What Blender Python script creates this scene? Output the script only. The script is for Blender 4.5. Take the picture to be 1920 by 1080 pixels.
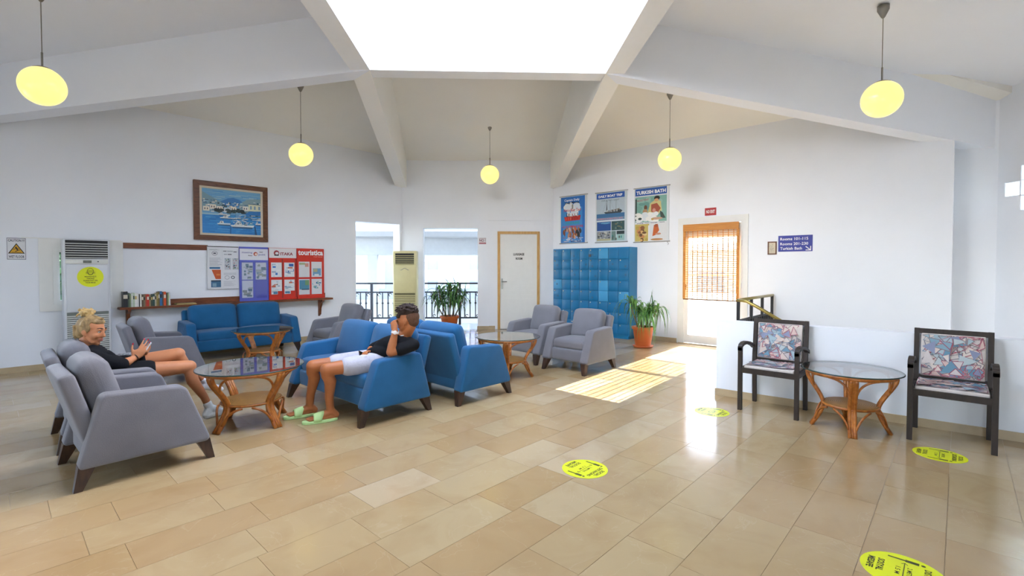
import bpy, bmesh, math, random
from mathutils import Vector, Matrix, Euler, noise
for o in list(bpy.data.objects):
    bpy.data.objects.remove(o)
SC = bpy.context.scene
COL = SC.collection
R = math.radians
random.seed(7)

# ---------------------------------------------------------------- camera
cam_d = bpy.data.cameras.new('camera')
cam_d.lens = 17.0
cam_d.sensor_width = 36.0
cam_d.shift_y = -16 / 1920
cam_d.clip_start = 0.05
cam_d.clip_end = 500
cam = bpy.data.objects.new('camera', cam_d)
cam.location = (0, 0, 1.42)
cam.rotation_euler = (R(90 - 1.4), 0, R(42.8 - 90))
COL.objects.link(cam)
SC.camera = cam

# ---------------------------------------------------------------- sky, sun, exposure
wd = bpy.data.worlds.new('sky')
SC.world = wd
wd.use_nodes = True
wn = wd.node_tree.nodes
wl = wd.node_tree.links
wn.clear()
w_out = wn.new('ShaderNodeOutputWorld')
w_bg = wn.new('ShaderNodeBackground')
w_sky = wn.new('ShaderNodeTexSky')
w_sky.sky_type = 'NISHITA'
w_sky.sun_disc = False
w_sky.sun_elevation = R(48)
w_sky.sun_rotation = R(90)
w_hsv = wn.new('ShaderNodeHueSaturation')
w_hsv.inputs['Saturation'].default_value = 0.8
w_bg.inputs['Strength'].default_value = 1.3
wl.new(w_sky.outputs[0], w_hsv.inputs['Color'])
wl.new(w_hsv.outputs[0], w_bg.inputs['Color'])
wl.new(w_bg.outputs[0], w_out.inputs['Surface'])

sun_d = bpy.data.lights.new('sun', 'SUN')
sun_d.energy = 32.0
sun_d.angle = R(0.27)
sun_d.color = (1.0, 0.98, 0.95)
sun = bpy.data.objects.new('sun', sun_d)
sun_dir = Vector((-2.25, -0.13, -1.0)).normalized()
sun.rotation_euler = sun_dir.to_track_quat('-Z', 'Y').to_euler()
sun.location = (20, 1, 12)
COL.objects.link(sun)

SC.view_settings.view_transform = 'Standard'
SC.view_settings.look = 'None'
SC.view_settings.gamma = 1.0
SC.view_settings.use_curve_mapping = False
SC.view_settings.exposure = 1.16

# portals: they only guide the sampling of the sky through the openings
def portal(loc, sx, sy, direction):
    d = bpy.data.lights.new('window_portal', 'AREA')
    d.shape = 'RECTANGLE'
    d.size = sx
    d.size_y = sy
    d.cycles.is_portal = True
    o = bpy.data.objects.new('window_portal', d)
    o.location = loc
    o.rotation_euler = Vector(direction).to_track_quat('-Z', 'Y').to_euler()
    COL.objects.link(o)
    return o

# ---------------------------------------------------------------- colour and materials
def lin(c):
    return c / 12.92 if c <= 0.04045 else ((c + 0.055) / 1.055) ** 2.4

def hx(h):
    h = h.lstrip('#')
    return tuple(lin(int(h[i:i + 2], 16) / 255) for i in (0, 2, 4))

MATS = {}

def new_mat(name):
    m = bpy.data.materials.new(name)
    m.use_nodes = True
    nt = m.node_tree
    b = nt.nodes.get('Principled BSDF')
    return m, nt, b

def P(name, col, rough=0.6, metal=0.0, var=0.06, scale=8.0, bump=0.0, bscale=60.0, spec=0.5, coat=0.0, sheen=0.0, stretch=None, trans=0.0):
    """principled material with procedural colour variation and fine relief"""
    if name in MATS:
        return MATS[name]
    m, nt, b = new_mat(name)
    c = hx(col) if isinstance(col, str) else col
    tc = nt.nodes.new('ShaderNodeTexCoord')
    mp = nt.nodes.new('ShaderNodeMapping')
    nt.links.new(tc.outputs['Object'], mp.inputs[0])
    if stretch:
        mp.inputs['Scale'].default_value = stretch
    n = nt.nodes.new('ShaderNodeTexNoise')
    n.inputs['Scale'].default_value = scale
    n.inputs['Detail'].default_value = 4
    nt.links.new(mp.outputs[0], n.inputs['Vector'])
    r = nt.nodes.new('ShaderNodeValToRGB')
    r.color_ramp.elements[0].position = 0.3
    r.color_ramp.elements[1].position = 0.7
    r.color_ramp.elements[0].color = tuple(max(0, x * (1 - var)) for x in c) + (1,)
    r.color_ramp.elements[1].color = tuple(min(1, x * (1 + var)) for x in c) + (1,)
    nt.links.new(n.outputs['Fac'], r.inputs[0])
    nt.links.new(r.outputs[0], b.inputs['Base Color'])
    b.inputs['Roughness'].default_value = rough
    b.inputs['Metallic'].default_value = metal
    b.inputs['Specular IOR Level'].default_value = spec
    b.inputs['Coat Weight'].default_value = coat
    b.inputs['Sheen Weight'].default_value = sheen
    if trans:
        b.inputs['Subsurface Weight'].default_value = trans
        b.inputs['Subsurface Radius'].default_value = (0.02, 0.01, 0.006)
        b.inputs['Subsurface Scale'].default_value = 0.5
    if bump:
        n2 = nt.nodes.new('ShaderNodeTexNoise')
        n2.inputs['Scale'].default_value = bscale
        n2.inputs['Detail'].default_value = 3
        nt.links.new(mp.outputs[0], n2.inputs['Vector'])
        bp = nt.nodes.new('ShaderNodeBump')
        bp.inputs['Strength'].default_value = bump
        bp.inputs['Distance'].default_value = 0.01
        nt.links.new(n2.outputs['Fac'], bp.inputs['Height'])
        nt.links.new(bp.outputs[0], b.inputs['Normal'])
    MATS[name] = m
    return m

def wood(name, c0, c1, rough=0.35, axis=(1.5, 14, 14)):
    if name in MATS:
        return MATS[name]
    m, nt, b = new_mat(name)
    tc = nt.nodes.new('ShaderNodeTexCoord')
    mp = nt.nodes.new('ShaderNodeMapping')
    mp.inputs['Scale'].default_value = axis
    n = nt.nodes.new('ShaderNodeTexNoise')
    n.inputs['Scale'].default_value = 3
    n.inputs['Detail'].default_value = 6
    n.inputs['Distortion'].default_value = 0.8
    r = nt.nodes.new('ShaderNodeValToRGB')
    r.color_ramp.elements[0].position = 0.3
    r.color_ramp.elements[1].position = 0.7
    r.color_ramp.elements[0].color = hx(c0) + (1,)
    r.color_ramp.elements[1].color = hx(c1) + (1,)
    nt.links.new(tc.outputs['Object'], mp.inputs[0])
    nt.links.new(mp.outputs[0], n.inputs['Vector'])
    nt.links.new(n.outputs['Fac'], r.inputs[0])
    nt.links.new(r.outputs[0], b.inputs['Base Color'])
    b.inputs['Roughness'].default_value = rough
    MATS[name] = m
    return m

def pane_mat(name, tint, refl=1.0, rough=0.0):
    """clear pane: fresnel mix of a tinted see-through and a mirror reflection"""
    if name in MATS:
        return MATS[name]
    m = bpy.data.materials.new(name)
    m.use_nodes = True
    nt = m.node_tree
    nt.nodes.clear()
    o = nt.nodes.new('ShaderNodeOutputMaterial')
    mx = nt.nodes.new('ShaderNodeMixShader')
    tr = nt.nodes.new('ShaderNodeBsdfTransparent')
    gl = nt.nodes.new('ShaderNodeBsdfGlossy')
    lw = nt.nodes.new('ShaderNodeLayerWeight')
    lw.inputs['Blend'].default_value = 0.5
    pw = nt.nodes.new('ShaderNodeMath')
    pw.operation = 'POWER'
    pw.inputs[1].default_value = 5.0
    fr = nt.nodes.new('ShaderNodeMath')
    fr.operation = 'MULTIPLY_ADD'
    fr.inputs[1].default_value = 0.96
    fr.inputs[2].default_value = 0.04
    nt.links.new(lw.outputs['Facing'], pw.inputs[0])
    nt.links.new(pw.outputs[0], fr.inputs[0])
    nz = nt.nodes.new('ShaderNodeTexNoise')
    nz.inputs['Scale'].default_value = 3
    rp = nt.nodes.new('ShaderNodeValToRGB')
    rp.color_ramp.elements[0].color = tuple(x * 0.97 for x in tint) + (1,)
    rp.color_ramp.elements[1].color = tuple(tint) + (1,)
    nt.links.new(nz.outputs['Fac'], rp.inputs[0])
    nt.links.new(rp.outputs[0], tr.inputs['Color'])
    ml = nt.nodes.new('ShaderNodeMath')
    ml.operation = 'MULTIPLY'
    ml.inputs[1].default_value = refl
    ml.use_clamp = True
    gl.inputs['Roughness'].default_value = rough
    nt.links.new(fr.outputs[0], ml.inputs[0])
    nt.links.new(ml.outputs[0], mx.inputs[0])
    nt.links.new(tr.outputs[0], mx.inputs[1])
    nt.links.new(gl.outputs[0], mx.inputs[2])
    nt.links.new(mx.outputs[0], o.inputs['Surface'])
    MATS[name] = m
    return m

def print_mat(name='printed_ink', rough=0.45, coat=0.0):
    if name in MATS:
        return MATS[name]
    m, nt, b = new_mat(name)
    a = nt.nodes.new('ShaderNodeAttribute')
    a.attribute_name = 'Col'
    n = nt.nodes.new('ShaderNodeTexNoise')
    n.inputs['Scale'].default_value = 60
    mx = nt.nodes.new('ShaderNodeMix')
    mx.data_type = 'RGBA'
    mx.blend_type = 'MULTIPLY'
    mx.inputs[0].default_value = 0.12
    nt.links.new(a.outputs['Color'], mx.inputs[6])
    nt.links.new(n.outputs['Fac'], mx.inputs[7])
    nt.links.new(mx.outputs[2], b.inputs['Base Color'])
    b.inputs['Roughness'].default_value = rough
    b.inputs['Coat Weight'].default_value = coat
    MATS[name] = m
    return m

# ---------------------------------------------------------------- mesh builder
class MB:
    def __init__(s):
        s.v = []
        s.f = []
        s.m = Matrix.Identity(4)

    def add(s, vs, fs):
        k = len(s.v)
        s.v += [tuple(s.m @ Vector(p)) for p in vs]
        s.f += [tuple(i + k for i in f) for f in fs]
        return s

    def box(s, x0, x1, y0, y1, z0, z1, M=None):
        vs = [(x0, y0, z0), (x1, y0, z0), (x1, y1, z0), (x0, y1, z0), (x0, y0, z1), (x1, y0, z1), (x1, y1, z1), (x0, y1, z1)]
        if M is not None:
            vs = [tuple(M @ Vector(p)) for p in vs]
        return s.add(vs, [(3, 2, 1, 0), (4, 5, 6, 7), (0, 1, 5, 4), (1, 2, 6, 5), (2, 3, 7, 6), (3, 0, 4, 7)])

    def frustum(s, c0, a0, b0, c1, a1, b1):
        """box tapering from centre c0 (half sizes a0,b0) to c1"""
        vs = []
        for c, a, b in ((c0, a0, b0), (c1, a1, b1)):
            vs += [(c[0] - a, c[1] - b, c[2]), (c[0] + a, c[1] - b, c[2]), (c[0] + a, c[1] + b, c[2]), (c[0] - a, c[1] + b, c[2])]
        return s.add(vs, [(3, 2, 1, 0), (4, 5, 6, 7), (0, 1, 5, 4), (1, 2, 6, 5), (2, 3, 7, 6), (3, 0, 4, 7)])

    def tube(s, pts, r, seg=8, caps=True, closed=False, flat=1.0):
        pts = [Vector(p) for p in pts]
        n = len(pts)
        rs = r if isinstance(r, (list, tuple)) else [r] * n
        vs = []
        up = None
        for i, p in enumerate(pts):
            if closed:
                t = (pts[(i + 1) % n] - pts[i - 1]).normalized()
            else:
                t = (pts[min(i + 1, n - 1)] - pts[max(i - 1, 0)]).normalized()
            if up is None:
                a = Vector((0, 0, 1)) if abs(t.z) < 0.9 else Vector((1, 0, 0))
                up = (a - t * a.dot(t)).normalized()
            else:
                up = (up - t * up.dot(t))
                up = up.normalized() if up.length > 1e-6 else t.orthogonal().normalized()
            sd = t.cross(up)
            for k in range(seg):
                an = 2 * math.pi * k / seg
                vs.append(tuple(p + (up * math.cos(an) + sd * math.sin(an) * flat) * rs[i]))
        fs = []
        for i in range(n if closed else n - 1):
            j = (i + 1) % n
            for k in range(seg):
                fs.append((i * seg + k, i * seg + (k + 1) % seg, j * seg + (k + 1) % seg, j * seg + k))
        if caps and not closed:
            fs.append(tuple(range(seg - 1, -1, -1)))
            fs.append(tuple((n - 1) * seg + k for k in range(seg)))
        return s.add(vs, fs)

    def lathe(s, prof, seg=24, c=(0, 0, 0)):
        """prof: (radius, z) from bottom to top"""
        vs, fs = [], []
        n = len(prof)
        for r, z in prof:
            for k in range(seg):
                a = 2 * math.pi * k / seg
                vs.append((c[0] + r * math.cos(a), c[1] + r * math.sin(a), c[2] + z))
        for i in range(n - 1):
            for k in range(seg):
                fs.append((i * seg + k, i * seg + (k + 1) % seg, (i + 1) * seg + (k + 1) % seg, (i + 1) * seg + k))
        if prof[0][0] > 1e-6:
            fs.append(tuple(range(seg - 1, -1, -1)))
        if prof[-1][0] > 1e-6:
            fs.append(tuple((n - 1) * seg + k for k in range(seg)))
        return s.add(vs, fs)

    def prism(s, poly, y0, y1):
        """poly in (x,z), extruded along y"""
        n = len(poly)
        vs = [(x, y0, z) for x, z in poly] + [(x, y1, z) for x, z in poly]
        fs = [tuple(range(n)), tuple(range(2 * n - 1, n - 1, -1))]
        fs += [(i, i + n, (i + 1) % n + n, (i + 1) % n) for i in range(n)]
        return s.add(vs, fs)

    def slab(s, poly, z0, z1):
        """poly in (x,y), extruded along z; z0/z1 may be functions"""
        f0 = z0 if callable(z0) else (lambda x, y: z0)
        f1 = z1 if callable(z1) else (lambda x, y: z1)
        n = len(poly)
        vs = [(x, y, f0(x, y)) for x, y in poly] + [(x, y, f1(x, y)) for x, y in poly]
        fs = [tuple(range(n - 1, -1, -1)), tuple(range(n, 2 * n))]
        fs += [(i, (i + 1) % n, (i + 1) % n + n, i + n) for i in range(n)]
        return s.add(vs, fs)

    def rbox(s, hx_, hy, hz, r, c=(0, 0, 0), n=6, puff=(0, 0, 0), M=None):
        """rounded box with optional bulge per axis"""
        h = (hx_, hy, hz)
        r = min(r, min(h) * 0.98)
        idx = {}
        vs, fs = [], []
        g = [-1 + 2 * i / n for i in range(n + 1)]
        # spend samples on the rounded rim
        def coord(t, hh):
            return t

        def vert(p):
            k = tuple(round(q, 5) for q in p)
            if k in idx:
                return idx[k]
            q = []
            for a in range(3):
                q.append(p[a])
            pos = [q[a] * h[a] for a in range(3)]
            core = [max(-(h[a] - r), min(h[a] - r, pos[a])) for a in range(3)]
            d = Vector([pos[a] - core[a] for a in range(3)])
            if d.length > 1e-9:
                d = d.normalized() * r
            w = [core[a] + d[a] for a in range(3)]
            for a in range(3):
                if puff[a]:
                    b1, b2 = (a + 1) % 3, (a + 2) % 3
                    w[a] += math.copysign(1, w[a]) * puff[a] * max(0, 1 - q[b1] ** 2) * max(0, 1 - q[b2] ** 2) * abs(q[a])
            v = Vector(w) + Vector(c)
            if M is not None:
                v = M @ v
            idx[k] = len(vs)
            vs.append(tuple(v))
            return idx[k]

        # rim-aware grid
        def grid(a):
            e = r / h[a]
            m = max(2, n - 4)
            out = [-1, -1 + e * 0.35, -1 + e]
            inner = [-1 + e + (2 - 2 * e) * i / m for i in range(1, m)]
            return out + inner + [1 - e, 1 - e * 0.35, 1]
        G = [grid(a) for a in range(3)]
        for a in range(3):
            b1, b2 = (a + 1) % 3, (a + 2) % 3
            for sgn in (-1, 1):
                for i in range(len(G[b1]) - 1):
                    for j in range(len(G[b2]) - 1):
                        q = []
                        for (ii, jj) in ((i, j), (i + 1, j), (i + 1, j + 1), (i, j + 1)):
                            p = [0, 0, 0]
                            p[a] = sgn
                            p[b1] = G[b1][ii]
                            p[b2] = G[b2][jj]
                            q.append(vert(p))
                        fs.append(tuple(q) if sgn > 0 else tuple(reversed(q)))
        return s.add(vs, fs)

    def mesh(s, name, smooth=False):
        me = bpy.data.meshes.new(name)
        me.from_pydata(s.v, [], s.f)
        me.validate()
        if smooth:
            for p in me.polygons:
                p.use_smooth = True
        me.update()
        return me

    def build(s, name, mat, parent=None, smooth=False, loc=(0, 0, 0), rot=(0, 0, 0), angle=None):
        me = s.mesh(name, smooth)
        return obj(name, me, mat, parent, loc, rot, angle if smooth else None)

def obj(name, me, mat, parent=None, loc=(0, 0, 0), rot=(0, 0, 0), angle=None):
    if mat is not None and not me.materials:
        me.materials.append(mat)
    if angle is not None:
        try:
            me.set_sharp_from_angle(angle=angle)
        except Exception:
            pass
    o = bpy.data.objects.new(name, me)
    o.location = loc
    o.rotation_euler = rot
    COL.objects.link(o)
    if parent:
        o.parent = parent
    return o

def tag(o, label=None, cat=None, group=None, kind=None):
    if label:
        o['label'] = label
    if cat:
        o['category'] = cat
    if group:
        o['group'] = group
    if kind:
        o['kind'] = kind
    return o

def thing(name, label, cat, loc=(0, 0, 0), rotz=0.0, group=None):
    o = bpy.data.objects.new(name, None)
    o.empty_display_size = 0.1
    o.location = loc
    o.rotation_euler = (0, 0, rotz)
    COL.objects.link(o)
    return tag(o, label, cat, group)

def dup(root, loc, rotz, label, group=None):
    r = root.copy()
    COL.objects.link(r)
    r.location = loc
    r.rotation_euler = (0, 0, rotz)
    r['label'] = label
    if group:
        r['group'] = group
    for ch in list(root.children):
        c = ch.copy()
        COL.objects.link(c)
        c.parent = r
        for g in list(ch.children):
            d = g.copy()
            COL.objects.link(d)
            d.parent = c
    return r

def soften(me, width, seg=3, ang=0.5):
    bm = bmesh.new()
    bm.from_mesh(me)
    bmesh.ops.recalc_face_normals(bm, faces=bm.faces)
    es = [e for e in bm.edges if len(e.link_faces) == 2 and e.calc_face_angle(0) > ang]
    bmesh.ops.bevel(bm, geom=es, offset=width, segments=seg, profile=0.5, affect='EDGES', clamp_overlap=True)
    bm.to_mesh(me)
    bm.free()
    return me

# ------------------------------------------------ flat prints: coloured polygons a hair above a surface
class Print:
    """polygons in (x, z) of a panel that faces -y; each layer a hair in front of the last"""
    def __init__(s, y=0.0, step=0.00025):
        s.v, s.f, s.c = [], [], []
        s.y = y
        s.step = step
        s.n = 0

    def poly(s, pts, col):
        k = len(s.v)
        yy = s.y - s.step * s.n
        s.n += 1
        s.v += [(x, yy, z) for x, z in pts]
        s.f.append(tuple(range(k, k + len(pts))))
        s.c.append(hx(col) if isinstance(col, str) else col)

    def rect(s, x0, z0, x1, z1, col):
        s.poly([(x0, z0), (x1, z0), (x1, z1), (x0, z1)], col)

    def level(s, n):
        s.n = n

    def disc(s, x, z, rx, rz, col, seg=16):
        s.poly([(x + rx * math.cos(2 * math.pi * i / seg), z + rz * math.sin(2 * math.pi * i / seg)) for i in range(seg)], col)

    def line(s, x0, z0, x1, z1, w, col):
        d = Vector((x1 - x0, z1 - z0))
        if d.length < 1e-9:
            return
        n = Vector((-d.y, d.x)).normalized() * w / 2
        s.poly([(x0 - n.x, z0 - n.y), (x1 - n.x, z1 - n.y), (x1 + n.x, z1 + n.y), (x0 + n.x, z0 + n.y)], col)

    def build(s, name, parent, flat=False, mat=None, M=None, loc=(0, 0, 0)):
        me = bpy.data.meshes.new(name)
        vs = s.v
        if flat:  # lies on a floor: (x, z) becomes (x, y), layers go up
            vs = [(x, z, -y) for x, y, z in vs]
        if M is not None:
            vs = [tuple(M @ Vector(p)) for p in vs]
        me.from_pydata(vs, [], s.f)
        at = me.attributes.new('Col', 'FLOAT_COLOR', 'CORNER')
        i = 0
        for f, c in zip(s.f, s.c):
            for _ in f:
                at.data[i].color = tuple(c) + (1,)
                i += 1
        me.update()
        return obj(name, me, mat or print_mat(), parent, loc)

def text(s, box, mat, parent, y=-0.002, name='lettering', bold=0.0, flat=False, rot=0.0, extrude=0.0004, fitw=True, shear=0.0):
    """lettering fitted into box (x0, z0, x1, z1) of a panel facing -y"""
    cu = bpy.data.curves.new('txt', 'FONT')
    cu.body = s
    cu.size = 1.0
    cu.offset = bold
    cu.extrude = 0.0
    cu.resolution_u = 2
    cu.shear = shear
    to = bpy.data.objects.new('txt', cu)
    COL.objects.link(to)
    dg = bpy.context.evaluated_depsgraph_get()
    me = bpy.data.meshes.new_from_object(to.evaluated_get(dg))
    bpy.data.objects.remove(to)
    bpy.data.curves.remove(cu)
    xs = [v.co.x for v in me.vertices]
    ys = [v.co.y for v in me.vertices]
    if not xs:
        return None
    x0, z0, x1, z1 = box
    sx = (x1 - x0) / max(1e-6, max(xs) - min(xs))
    sy = (z1 - z0) / max(1e-6, max(ys) - min(ys))
    if not fitw:
        sx = sy = min(sx, sy)
    mx, my = (max(xs) + min(xs)) / 2, (max(ys) + min(ys)) / 2
    ca, sa = math.cos(rot), math.sin(rot)
    cx, cz = (x0 + x1) / 2, (z0 + z1) / 2
    for v in me.vertices:
        a = (v.co.x - mx) * sx
        b = (v.co.y - my) * sy
        a, b = a * ca - b * sa + cx, a * sa + b * ca + cz
        v.co = (a, b, -y) if flat else (a, y, b)
    me.name = name
    return obj(name, me, mat, parent)

def tri_grid(s):
    return s

# ================================================================ the setting
LW, RW = 9.35, 8.85                       # left wall plane y, right wall plane x
MX, MY = 4.425, 4.505                     # middle of the far skylight edge
Q = math.sqrt(0.5)
def W2(e, d):
    """plan frame of the roof beams (e to the right, d away) to world x, y"""
    return (MX + Q * (e + d), MY + Q * (d - e))
def ED(x, y):
    return (Q * ((x - MX) - (y - MY)), Q * ((x - MX) + (y - MY)))

plaster = P('white_plaster', '#eef1f7', 0.75, var=0.02, scale=1.2, bump=0.03, bscale=30, spec=0.25)
plaster_n = P('cool_white_ceiling_plaster', '#eef1f8', 0.85, var=0.02, scale=0.8, bump=0.02, bscale=25, spec=0.2)
plaster_c = P('lamp_warmed_ceiling_plaster', '#f2f0ea', 0.85, var=0.02, scale=0.8, bump=0.02, bscale=25, spec=0.2)  # far bays: warm glow of the lamps put into the plaster tint
skirt_m = P('beige_marble_skirting', '#b9a482', 0.3, var=0.12, scale=5)
white_paint = P('white_gloss_paint', '#e9e9e6', 0.35, var=0.02)
terrace_m = P('pale_terrace_stone', '#a39e94', 0.7, var=0.05, scale=2)

def wall(name, p0, p1, z0, z1, t, out, holes=(), mat=None, parent=None, label=None):
    p0, p1 = Vector(p0), Vector(p1)
    L = (p1 - p0).length
    d = (p1 - p0) / L
    o = Vector(out).normalized() * t
    S = sorted({0, L, *[h[0] for h in holes], *[h[1] for h in holes]})
    Z = sorted({z0, z1, *[h[2] for h in holes], *[h[3] for h in holes]})
    def full(i, j):
        if i < 0 or j < 0 or i >= len(S) - 1 or j >= len(Z) - 1:
            return False
        sm, zm = (S[i] + S[i + 1]) / 2, (Z[j] + Z[j + 1]) / 2
        return not any(h[0] < sm < h[1] and h[2] < zm < h[3] for h in holes)
    b = MB()
    def pt(s, z, k):
        q = p0 + d * s + o * k
        return (q.x, q.y, z)
    for i in range(len(S) - 1):
        for j in range(len(Z) - 1):
            if not full(i, j):
                continue
            a, c, e, g = S[i], S[i + 1], Z[j], Z[j + 1]
            b.add([pt(a, e, 0), pt(c, e, 0), pt(c, g, 0), pt(a, g, 0)], [(0, 1, 2, 3)])
            b.add([pt(a, e, 1), pt(c, e, 1), pt(c, g, 1), pt(a, g, 1)], [(3, 2, 1, 0)])
            if not full(i - 1, j):
                b.add([pt(a, e, 0), pt(a, g, 0), pt(a, g, 1), pt(a, e, 1)], [(0, 1, 2, 3)])
            if not full(i + 1, j):
                b.add([pt(c, e, 0), pt(c, g, 0), pt(c, g, 1), pt(c, e, 1)], [(3, 2, 1, 0)])
            if not full(i, j - 1):
                b.add([pt(a, e, 0), pt(c, e, 0), pt(c, e, 1), pt(a, e, 1)], [(3, 2, 1, 0)])
            if not full(i, j + 1):
                b.add([pt(a, g, 0), pt(c, g, 0), pt(c, g, 1), pt(a, g, 1)], [(0, 1, 2, 3)])
    me = b.mesh(name)
    bm = bmesh.new()
    bm.from_mesh(me)
    bmesh.ops.remove_doubles(bm, verts=bm.verts, dist=1e-5)
    bmesh.ops.recalc_face_normals(bm, faces=bm.faces)
    bm.to_mesh(me)
    bm.free()
    o = obj(name, me, mat or plaster, parent)
    if not parent:
        tag(o, label, None, None, 'structure')
    return o

cA, cB = (6.4, LW), (RW, 6.9)
cA2 = W2(-6.85, 0)
cA3 = W2(-6.85, -3.46)
cA4 = W2(-2.03, -8.28)
cA5 = W2(2.03, -8.28)
cA6 = W2(6.85, -3.46)
cB2 = W2(6.85, 0)
ZT = 4.15
wall_left = wall('wall_left', (cA2[0] - 0.1, LW), cA, -0.02, ZT, 0.25, (0, 1),
     [(0.57 - cA2[0] + 0.1, 1.27 - cA2[0] + 0.1, 0.88, 1.72), (5.25 - cA2[0] + 0.1, 6.34 - cA2[0] + 0.1, -0.01, 2.40)],
     label='long white plaster wall behind the notice boards')
sq2 = math.sqrt(2)
wall_far = wall('wall_far', cA, cB, -0.02, ZT, 0.25, (1, 1),
     [((6.74 - 6.4) * sq2, (7.62 - 6.4) * sq2, -0.01, 2.32), ((7.97 - 6.4) * sq2, (8.60 - 6.4) * sq2, -0.01, 2.22)],
     label='white plaster wall with the luggage room door')
wall_right = wall('wall_right', (RW, 6.95), (RW, 0.08), -2.5, ZT, 0.4, (1, 0),
     [(6.95 - 3.88, 6.95 - 2.70, 0.0, 2.32)], label='white plaster wall with three posters and the glazed door')
wall('wall_right_recess', (9.25, 0.2), (9.25, -0.5), -2.5, ZT, 0.2, (1, 0), label='narrow bright recessed strip of white wall at the right')
# glass block wall: plus-shaped opening
gb = []
gd = -0.40                                # centre of the plus, measured along d
gz = 2.45
gs = 0.195
hs = []
for i, j in ((0, 0), (-1, 0), (1, 0), (0, 1), (0, -1)):
    s0 = -(gd) + (i - 0.5) * gs
    hs.append((s0, s0 + gs, gz + (j - 0.5) * gs, gz + (j + 0.5) * gs))
wall_rs = wall('wall_right_side', cB2, cA6, -2.5, ZT, 0.2, (1, -1), hs, label='white side wall with a cross of glass blocks')
wall('wall_near_right', cA6, cA5, -0.02, ZT, 0.25, (0, -1), label='plain white wall behind the viewer at the right')
wall('wall_near', cA5, cA4, -0.02, ZT, 0.25, (-1, -1), [(1.2, 2.8, 0.0, 2.1)], label='white wall behind the viewer with an opening added for fill light')  # entrance opening added as a fill light source
wall('wall_near_left', cA4, cA3, -0.02, ZT, 0.25, (-1, 0), [(4.6, 5.8, 0.9, 2.9)], label='white wall at the near left with a window opening added for light')  # hole for an added window, sized by the light it gives
wall('wall_left_side', cA3, cA2, -0.02, ZT, 0.25, (-1, 1), [(1.2, 2.4, 0.9, 2.4)], label='white side wall at the far left with an added window opening')  # another added opening for sky light

# glass blocks
def glassblock_mat():
    m = bpy.data.materials.new('glass_block_glass')
    m.use_nodes = True
    nt = m.node_tree
    nt.nodes.clear()
    o = nt.nodes.new('ShaderNodeOutputMaterial')
    tl = nt.nodes.new('ShaderNodeBsdfTranslucent')
    gl = nt.nodes.new('ShaderNodeBsdfGlossy')
    tl.inputs['Color'].default_value = (0.86, 0.94, 0.95, 1)
    gl.inputs['Roughness'].default_value = 0.08
    fr = nt.nodes.new('ShaderNodeFresnel')
    nz = nt.nodes.new('ShaderNodeTexNoise')
    nz.inputs['Scale'].default_value = 14
    bp = nt.nodes.new('ShaderNodeBump')
    bp.inputs['Strength'].default_value = 0.4
    nt.links.new(nz.outputs['Fac'], bp.inputs['Height'])
    nt.links.new(bp.outputs[0], gl.inputs['Normal'])
    mx = nt.nodes.new('ShaderNodeMixShader')
    nt.links.new(fr.outputs[0], mx.inputs[0])
    nt.links.new(tl.outputs[0], mx.inputs[1])
    nt.links.new(gl.outputs[0], mx.inputs[2])
    nt.links.new(mx.outputs[0], o.inputs['Surface'])
    return m
gbm = glassblock_mat()
gme = MB().rbox(0.09, 0.005, 0.09, 0.004, n=5, puff=(0, 0.006, 0)).mesh('glass_block', True)
for s0, s1, z0, z1 in hs:
    e, d = 6.86, -(s0 + s1) / 2
    x, y = W2(e, d)
    obj('glass_block', gme, gbm, wall_rs, (x, y, (z0 + z1) / 2), (0, 0, R(-45 + 90)))
mort = MB()
for s0, s1, z0, z1 in hs:
    for a, b_, c_, d_ in ((s0, s1, z0, z0 + 0.007), (s0, s1, z1 - 0.007, z1), (s0, s0 + 0.007, z0, z1), (s1 - 0.007, s1, z0, z1)):
        p, q = W2(6.852, -a), W2(6.852, -b_)
        r_, s_ = W2(7.0, -a), W2(7.0, -b_)
        mort.slab([p, q, s_, r_], c_, d_)
mort.build('mortar_joint', plaster, wall_rs)

# ---------------------------------------------------------------- roof: bays, beams, skylight shaft
SW, SD = 1.52, -3.4                       # skylight half width, depth
HB = 3.95                                 # underside of the beams at the skylight
S1, S2, S3, S4 = (-SW, 0), (SW, 0), (SW, SD), (-SW, SD)
def bay(name, ed_poly, zf, label, mat=None):
    pts = [W2(e, d) for e, d in ed_poly]
    b = MB().slab(pts, zf, lambda x, y: zf(x, y) + 0.12)
    return tag(b.build(name, plaster_c if 'far' in name else plaster_n), label, None, None, 'structure')
g = 0.12
bay('ceiling_far', [(-2.3, 5.1), (1.75, 5.1), (1.75, -0.0), (-2.3, -0.0)], lambda x, y: 3.86 + 0.32 * (4.82 - ED(x, y)[1]), 'sloping white ceiling bay above the luggage room door')
bay('ceiling_left', [(-7.1, 0.05), (-1.5, 0.05), (-1.5, -3.5), (-7.1, -3.5)], lambda x, y: 3.82 + 0.17 * (ED(x, y)[0] + 6.85), 'sloping white ceiling bay at the left')
bay('ceiling_right', [(1.5, 0.05), (7.1, 0.05), (7.1, -3.5), (1.5, -3.5)], lambda x, y: 3.80 + 0.17 * (6.85 - ED(x, y)[0]), 'sloping white ceiling bay at the right')
bay('ceiling_near', [(-2.3, -3.4), (2.3, -3.4), (2.3, -8.6), (-2.3, -8.6)], lambda x, y: 3.85 + 0.25 * (8.28 + ED(x, y)[1]), 'sloping white ceiling bay above the viewer')
def tri(name, a, b_, c_, zf, label):
    return bay(name, [a, b_, c_], zf, label)
eA, eA2, eB, eB2 = ED(*cA), (-6.85, 0), ED(*cB), (6.85, 0)
eA3, eA4, eA5, eA6 = (-6.85, -3.46), (-2.03, -8.28), (2.03, -8.28), (6.85, -3.46)
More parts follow.
